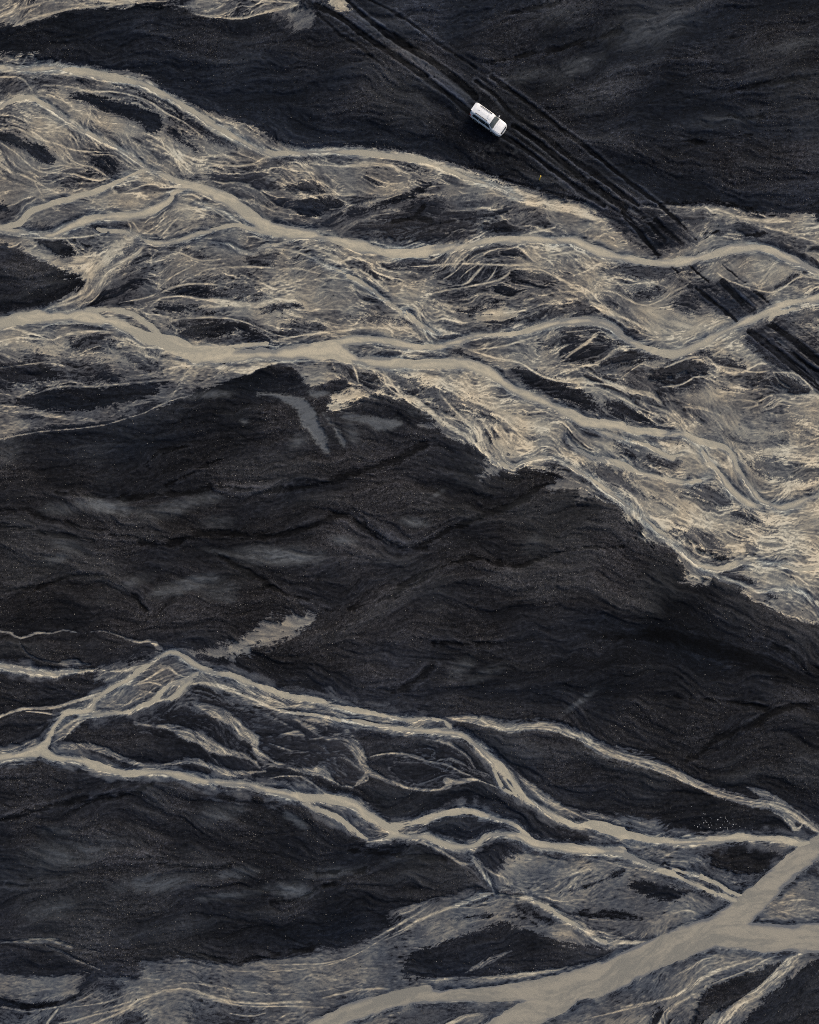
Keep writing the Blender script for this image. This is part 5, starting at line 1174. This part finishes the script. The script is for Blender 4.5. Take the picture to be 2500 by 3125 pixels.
def span_obj(name, xs, tfun, off, m, parent, nseg=12, thick=.006):
    """panel across the whole width (windscreen, bonnet, tailgate glass): rows at xs, from t on one side to t on the other"""
    V, Fc = [], []
    for lay in (0, 1):
        for x in xs:
            t0 = tfun(x)
            for i in range(nseg + 1):
                f = i / nseg * 2 - 1; sd = 1 if f >= 0 else -1
                t = 6 - (6 - t0) * abs(f)
                p = skin(x, t, sd); n = skin_n(x, min(t, 5.97), sd)
                if abs(f) < 1e-6: n = np.array([n[0], 0, n[2]])
                V.append(p + n * (off if lay == 0 else off - thick - .012))
    W_ = nseg + 1; N_ = W_ * len(xs)
    for j in range(len(xs) - 1):
        for i in range(nseg):
            k = j * W_ + i
            Fc.append((k, k + 1, k + W_ + 1, k + W_)); Fc.append((N_ + k, N_ + k + W_, N_ + k + W_ + 1, N_ + k + 1))
    R_ = len(xs)
    rim = list(range(W_)) + [j * W_ + nseg for j in range(1, R_)] + [(R_ - 1) * W_ + i for i in range(nseg - 1, -1, -1)] + [j * W_ for j in range(R_ - 2, 0, -1)]
    for i in range(len(rim)):
        p, q = rim[i], rim[(i + 1) % len(rim)]; Fc.append((p, N_ + p, N_ + q, q))
    return pydata(name, V, Fc, m, parent)

CX, CY = 10.12, 50.05
car = empty('parked_car', (CX, CY, CAR_Z), math.radians(-35.5))
tag(car, 'white off-road estate car with black roof rails standing on the dark wheel tracks', 'car')

xs = sorted(set(list(np.linspace(-2.42, 2.42, 62)) + list(SX))); ts = [i * .25 for i in range(25)]
V, Fc = [], []
for x in xs:
    ring = [skin(x, t, -1) for t in ts] + [skin(x, t, 1) for t in ts[-2::-1]]
    V += ring
n = len(ts) * 2 - 1
for j in range(len(xs) - 1):
    for i in range(n - 1):
        k = j * n + i; Fc.append((k, k + 1, k + n + 1, k + n))
    Fc.append((j * n + n - 1, j * n, (j + 1) * n, (j + 1) * n + n - 1))      # floor
Fc.append(tuple(range(n))); Fc.append(tuple((len(xs) - 1) * n + i for i in range(n)))
body = pydata('body', V, Fc, paint, car)
AX = ((1.42, 'front'), (-1.37, 'rear'))
cut_bm = bmesh.new()
for ax_, _ in AX:
    for sd in (1, -1): bm_cyl(cut_bm, (ax_, sd * .80, .40), .455, .50, 'Y', 32)
cut = bmobj('arch_cutter', cut_bm, blackp, car)
bo = body.modifiers.new('arches', 'BOOLEAN'); bo.object = cut; bo.operation = 'DIFFERENCE'; bo.solver = 'EXACT'
bpy.context.view_layer.update()
ev = body.evaluated_get(bpy.context.evaluated_depsgraph_get())
nm_ = bpy.data.meshes.new_from_object(ev); body.modifiers.clear(); old = body.data; body.data = nm_
nm_.materials.clear(); nm_.materials.append(paint)
bpy.data.objects.remove(cut); bpy.data.meshes.remove(old)

# arch liners, wheels
for ax_, wh in AX:
    for sd in (1, -1):
        bm = bmesh.new()
        # half-ring flare round the arch
        segs = 14; ringv = []
        for i in range(segs + 1):
            a = math.pi * (i / segs) * 1.08 - .12
            for (rr, yy_) in ((.455, .925), (.50, .935), (.50, .955), (.455, .955)):
                ringv.append(bm.verts.new((ax_ + math.cos(a) * rr, sd * yy_, .40 + math.sin(a) * rr)))
        for i in range(segs):
            for q in range(4):
                bm.faces.new((ringv[i * 4 + q], ringv[i * 4 + (q + 1) % 4], ringv[i * 4 + 4 + (q + 1) % 4], ringv[i * 4 + 4 + q]))
        bm.faces.new(ringv[:4]); bm.faces.new(ringv[-4:])
        bmobj('wheel_arch_flare', bm, paint, car, True)
        we = empty('wheel', (ax_, sd * .80, .385)); we.parent = car
        bm = bmesh.new(); prof = [(.20, -.125), (.30, -.13), (.365, -.12), (.385, -.09), (.387, 0), (.385, .09), (.365, .12), (.30, .13), (.20, .125)]
        seg = 32; grid = [[bm.verts.new((math.cos(2 * math.pi * i / seg) * r_, y_, math.sin(2 * math.pi * i / seg) * r_)) for r_, y_ in prof] for i in range(seg)]
        for i in range(seg):
            for q in range(len(prof) - 1):
                bm.faces.new((grid[i][q], grid[i][q + 1], grid[(i + 1) % seg][q + 1], grid[(i + 1) % seg][q]))
            bm.faces.new((grid[i][-1], grid[i][0], grid[(i + 1) % seg][0], grid[(i + 1) % seg][-1]))
        bmobj('tyre', bm, rubber, we, True)
        bm = bmesh.new(); bm_cyl(bm, (0, sd * .03, 0), .07, .14, 'Y', 16)
        for i in range(6):
            a = i * math.pi / 3; nb = len(bm.verts); bm_box(bm, (.14, sd * .085, 0), (.15, .03, .055)); bm.verts.ensure_lookup_table()
            bmesh.ops.rotate(bm, verts=bm.verts[nb:], cent=(0, 0, 0), matrix=Matrix.Rotation(a, 3, 'Y'))
        seg = 28
        for i in range(seg):
            a0, a1 = 2 * math.pi * i / seg, 2 * math.pi * (i + 1) / seg
            q = [bm.verts.new((math.cos(a) * r_, sd * y_, math.sin(a) * r_)) for a in (a0, a1) for r_, y_ in ((.195, .12), (.225, .128), (.195, -.1))]
            bm.faces.new((q[0], q[1], q[4], q[3])); bm.faces.new((q[0], q[2], q[5], q[3]))
        bmobj('rim', bm, alloy, we)

# glazing
span_obj('windscreen', [.50, .62, .74, .86, .98, 1.09], lambda x: 4.35, .006, screen, car)
for sd in (1, -1):
    patch_obj('door_window', [(-.02, 2.96), (.90, 3.02), (.42, 3.98), (-.02, 3.98)], .007, glass, car, sd)
    patch_obj('door_window', [(-.98, 2.96), (-.06, 2.96), (-.06, 3.98), (-.98, 3.98)], .007, glass, car, sd)
    patch_obj('quarter_window', [(-2.02, 3.06), (-1.03, 2.96), (-1.03, 3.98), (-1.86, 3.94)], .007, glass, car, sd)
span_obj('bonnet', [1.25, 1.40, 1.60, 1.80, 2.0, 2.16], lambda x: 4.55, .010, paint, car)
span_obj('sunroof', [-.25, -.05, .15, .30], lambda x: 5.55, .004, paint, car, 8)
for sd in (1, -1):
    for x0_, x1_ in ((-.06, .95), (-1.02, -.08)):
        rl_ = x0_ if x0_ > -.5 else x0_ + .0
        dr = patch_obj('door', [(x0_ + (.0 if x0_ > -.5 else .16), .55), (x1_ - .02, .55), (x1_ - .02, 2.86), (x0_ + .02, 2.86)], .006, paint, car, sd)
        hx = x0_ + .16 + (0 if x0_ > -.5 else .06); p = skin(hx, 2.45, sd)
        bm = bmesh.new(); bm_box(bm, (p[0], p[1] + sd * .02, p[2]), (.20, .03, .03), .008); bmobj('door_handle', bm, paint, dr)
    # roof rail with feet
    V, Fc = [], []
    L = np.linspace(-1.78, .08, 16)
    for i, x in enumerate(L):
        lift = .075 * min(1, i / 1.5, (15 - i) / 1.5) + .005
        p = skin(x, 5.12, sd); c = p + np.array([0, 0, lift])
        for dy, dz in ((-.036, -.018), (.036, -.018), (.036, .018), (-.036, .018)): V.append(c + np.array([0, dy, dz]))
    for i in range(15):
        for q in range(4): Fc.append((i * 4 + q, i * 4 + (q + 1) % 4, i * 4 + 4 + (q + 1) % 4, i * 4 + 4 + q))
    Fc += [(0, 1, 2, 3), (60, 61, 62, 63)]
    rail = pydata('roof_rail', V, Fc, blackp, car, False)
    # wing mirror
    bm = bmesh.new(); bm_box(bm, (.86, sd * 1.06, 1.13), (.13, .22, .17), .035)
    mm = bmobj('wing_mirror', bm, paint if sd > 0 else blackp, car, True)
    bm = bmesh.new(); bm_box(bm, (.87, sd * .93, 1.08), (.08, .10, .05), .01); bmobj('mirror_arm', bm, blackp, mm)
    bm = bmesh.new(); bm_box(bm, (.788, sd * 1.06, 1.13), (.012, .18, .13)); bmobj('mirror_glass', bm, chrome, mm)
    patch_obj('headlight', [(2.08, 2.35), (2.36, 2.2), (2.32, 3.9), (2.02, 3.4)], .008, clearl, car, sd, (5, 4))
    patch_obj('tail_light', [(-2.415, 2.0), (-2.16, 2.1), (-2.20, 3.2), (-2.415, 3.2)], .010, redl, car, sd, (4, 4))
    patch_obj('side_step', [(-.85, .02), (.90, .02), (.90, .32), (-.85, .32)], .05, blackp, car, sd, (4, 2), .03)
    bm = bmesh.new(); bm_box(bm, (2.36, sd * .58, .60), (.10, .16, .08), .02); bmobj('fog_light', bm, blackp, car)
# front: grille bars, bumper, plate; rear: bumper, window, spoiler, spare
gr = span_obj('grille', [2.235, 2.29, 2.35, 2.40], lambda x: 4.75, .012, blackp, car)
for y_ in np.linspace(-.34, .34, 7):
    bm = bmesh.new(); bm_box(bm, (2.345, y_, .975), (.13, .03, .02))
    bmesh.ops.rotate(bm, verts=bm.verts, cent=(2.345, y_, .965), matrix=Matrix.Rotation(math.radians(38), 3, 'Y'))
    bmesh.ops.translate(bm, verts=bm.verts, vec=(0, 0, -.02)); bmobj('grille_bar', bm, chrome, gr)
def bumper(name, x, z, dep, hgt_, wid, sgn):
    V, Fc = [], []; N_ = 16
    for i in range(N_ + 1):
        f = i / N_ * 2 - 1; y = wid * f; bx = x - sgn * .20 * abs(f) ** 3.2
        for dx, dz in ((-dep, -hgt_), (0, -hgt_ * .8), (sgn * .03, 0), (0, hgt_ * .8), (-dep, hgt_)):
            V.append((bx + (dx if dx != -dep else -sgn * dep), y, z + dz))
    for i in range(N_):
        for q in range(5): Fc.append((i * 5 + q, i * 5 + (q + 1) % 5, i * 5 + 5 + (q + 1) % 5, i * 5 + 5 + q))
    Fc += [tuple(range(5)), tuple(N_ * 5 + q for q in range(5))]
    return pydata(name, V, Fc, paint, car)
fb = bumper('front_bumper', 2.43, .60, .14, .17, .86, 1)
bm = bmesh.new(); bm_box(bm, (2.475, 0, .58), (.012, .50, .11)); bmobj('number_plate', bm, clearl, fb)
rb = bumper('rear_bumper', -2.44, .60, .14, .16, .87, -1)
bm = bmesh.new(); bm_box(bm, (-2.425, 0, 1.33), (.03, 1.16, .34), .01)
bmesh.ops.rotate(bm, verts=bm.verts, cent=(-2.43, 0, 1.33), matrix=Matrix.Rotation(math.radians(9), 3, 'Y'))
bmobj('rear_window', bm, glass, car)
bm = bmesh.new(); bm_box(bm, (-2.34, 0, 1.80), (.26, 1.14, .045), .018); bmobj('roof_spoiler', bm, paint, car)
bm = bmesh.new(); bm_box(bm, (-2.44, 0, .95), (.02, .52, .12)); bmobj('number_plate', bm, clearl, car)
for y_, l_ in ((.18, .52), (-.34, .52)):
    bm = bmesh.new(); bm_box(bm, (0, 0, 0), (.022, l_, .014))
    w_ = bmobj('wiper', bm, blackp, car); w_.location = (1.10, y_, 1.245); w_.rotation_euler = (0, math.radians(36), math.radians(4))
bm = bmesh.new(); bm_box(bm, (-1.55, 0, 1.925), (.16, .035, .06), .012); bmobj('roof_aerial', bm, paint, car)

# --- yellow marker stake at the edge of the track
mk = mat('yellow_stake_paint', (.80, .50, .03), .5)
mkn = NT(mk); mkn.link(mkn.mix(mkn.remap(mkn.noise(9, 3), .45, .7, 0, 1), (.90, .60, .03), (.75, .46, .03)), mkn.b.inputs['Base Color'])
refl = mat('white_reflector', (.75, .75, .72), .3)
rfn = NT(refl); rfn.link(rfn.remap(rfn.noise(20, 1), .3, .7, .25, .45), rfn.b.inputs['Roughness'])
px_, py_ = plan(1200 + 1096 * KT, 0 + 1362 * KT)
stake = empty('marker_stake', (px_, py_, ground_z(px_, py_) - .04))
tag(stake, 'short yellow marker stake stuck in the black sand beside the wheel tracks', 'marker stake')
stake.rotation_euler = (math.radians(-9), math.radians(7), math.radians(20))
bm = bmesh.new(); bm_cyl(bm, (0, 0, .50), .07, 1.0, 'Z', 10, .065); bmobj('post', bm, mk, stake, True)
bm = bmesh.new(); bm_cyl(bm, (0, 0, 1.012), .076, .03, 'Z', 10); bmobj('cap', bm, mk, stake)
bm = bmesh.new(); bm_cyl(bm, (0, 0, .84), .072, .08, 'Z', 10); bmobj('reflector_band', bm, refl, stake)

# ------------------------------------------------------------------ stones
def stone_mat(name, lo, hi):
    m = mat(name, rough=.85, spec=.2); g = NT(m)
    t = g.new('ShaderNodeNewGeometry').outputs['Random Per Island']
    c = g.ramp(t, [(0, lo), (.7, tuple((a + b) / 2.4 for a, b in zip(lo, hi))), (1, hi)])
    c = g.mix(g.math('MULTIPLY', g.noise(18, 3), .5), c, lo); g.link(c, g.b.inputs['Base Color']); return m
def stone_mesh(seed, sub=1):
    bm = bmesh.new(); bmesh.ops.create_icosphere(bm, subdivisions=sub, radius=1)
    g_ = np.random.default_rng(seed)
    ax = g_.uniform(.7, 1.15, 3); ax[2] *= .62
    for v in bm.verts: v.co = Vector((v.co.x * ax[0], v.co.y * ax[1], v.co.z * ax[2])) * float(g_.uniform(.82, 1.12))
    me = bpy.data.meshes.new('pale_boulder'); bm.to_mesh(me); bm.free(); return me
bould = stone_mat('pale_boulder_rock', (.24, .25, .27), (.50, .51, .52))
SMESH = [stone_mesh(100 + i, 2) for i in range(5)]
for m_ in SMESH: m_.materials.append(bould)
BL = [(775,868,13),(1037,908,11),(1172,990,13),(1036,1135,13),(834,1066,11),(834,800,9),(1020,1080,8),(1350,1048,8),(1164,1045,8),(548,1070,9),(620,1015,8),(405,955,9),(445,885,8),(300,1004,8),(245,1060,10),(335,1088,8),(432,712,8),(396,698,6),(572,812,6),(620,850,7),(972,828,8),(965,795,6),(1005,855,6),(955,932,7),(1072,955,7),(957,1075,7),(897,1005,7),(920,1142,6),(592,955,6),(490,938,7),(462,912,5),(360,815,6),(540,998,6),(526,1026,5),(732,985,6),(730,1105,6),(1258,978,6),(1228,990,5),(1165,858,6),(1190,880,5),(1492,1082,7),(1690,1140,7),(172,1030,6),(972,362,6),(798,203,7),(1396,240,6),(1272,418,5),(80,515,6),(1145,1150,5),(880,800,5)]
for k, (bx, by, sz) in enumerate(BL):
    x, y = plan(2100 + bx / 8.625, 2400 + by / 8.625)
    o = bpy.data.objects.new('pale_boulder', SMESH[k % 5]); col.objects.link(o)
    r = sz / 8.625 / PXM * 1.3
    o.scale = (r, r * random.uniform(.85, 1.1), r * .9); o.rotation_euler = (0, 0, random.uniform(0, 6.28))
    o.location = (x, y, ground_z(x, y) + r * .22)
    tag(o, 'small whitish boulder scattered on the black gravel bar beside the silty channel', 'boulder', 'pale boulders on the black gravel bar')

def scatter(name, n, dens, smin_, smax_, m, seed, label):
    g_ = np.random.default_rng(seed)
    lo_u, hi_u, lo_v, hi_v = to_r(-40), to_r(2540), to_r(-40), to_r(3165)
    X = g_.uniform(lo_u, hi_u, n * 14); Y = g_.uniform(lo_v, hi_v, n * 14)
    w = dens[Y.astype(int), X.astype(int)]
    k = g_.uniform(0, 1, len(X)) < w
    X, Y = X[k][:n], Y[k][:n]; n = len(X)
    z = hgt[Y.astype(int), X.astype(int)]
    s = smin_ + (smax_ - smin_) * g_.uniform(0, 1, n) ** 3.5
    octv = np.array([(1, 0, 0), (-.5, .87, 0), (-.5, -.87, 0), (.1, .05, 1), (0, 0, -1)], float)
    octf = np.array([(0, 1, 3), (1, 2, 3), (2, 0, 3), (1, 0, 4), (2, 1, 4), (0, 2, 4)])
    a = g_.uniform(0, 6.28, n); ca, sa = np.cos(a), np.sin(a)
    q = octv[None] * s[:, None, None] * g_.uniform(.75, 1.25, (n, 5, 3)) * np.array([1, 1, .75])
    vx = q[..., 0] * ca[:, None] - q[..., 1] * sa[:, None] + wx(X)[:, None]
    vy = q[..., 0] * sa[:, None] + q[..., 1] * ca[:, None] + wy(Y)[:, None]
    vz = q[..., 2] + z[:, None] + s[:, None] * .2
    V = np.stack([vx, vy, vz], -1).reshape(-1, 3); Fc = (octf[None] + (np.arange(n) * 5)[:, None, None]).reshape(-1, 3)
    me = bpy.data.meshes.new(name); me.vertices.add(len(V)); me.vertices.foreach_set('co', V.astype(np.float32).ravel())
    me.loops.add(len(Fc) * 3); me.loops.foreach_set('vertex_index', Fc.astype(np.int32).ravel())
    me.polygons.add(len(Fc)); me.polygons.foreach_set('loop_start', np.arange(0, len(Fc) * 3, 3, dtype=np.int32)); me.update(calc_edges=True)
    me.materials.append(m)
    o = bpy.data.objects.new(name, me); col.objects.link(o)
    tag(o, label, 'gravel', kind='stuff'); return o
gpatch = sstep(.1, 1.5, .7 * iso8 + .4 * st4 + .6 * st3)
gd = np.clip(plain * (1 - np.clip(mud * 1.6, 0, 1)) * (1 - dry) * (1 - rut) * (.10 + .9 * gpatch), 0, 1) * (sdw > 3)
scatter('gravel', 30000, gd, .012, .085, stone_mat('pale_gravel', (.04, .04, .04), (.34, .33, .31)), 61, 'loose pale pebbles strewn over the black sand')
scatter('dark_gravel', 9000, np.clip(gd + .02 * (sdw > 4), 0, 1), .04, .12, stone_mat('dark_gravel', (.008, .009, .012), (.03, .029, .03)), 62, 'loose black lava pebbles strewn over the sand')
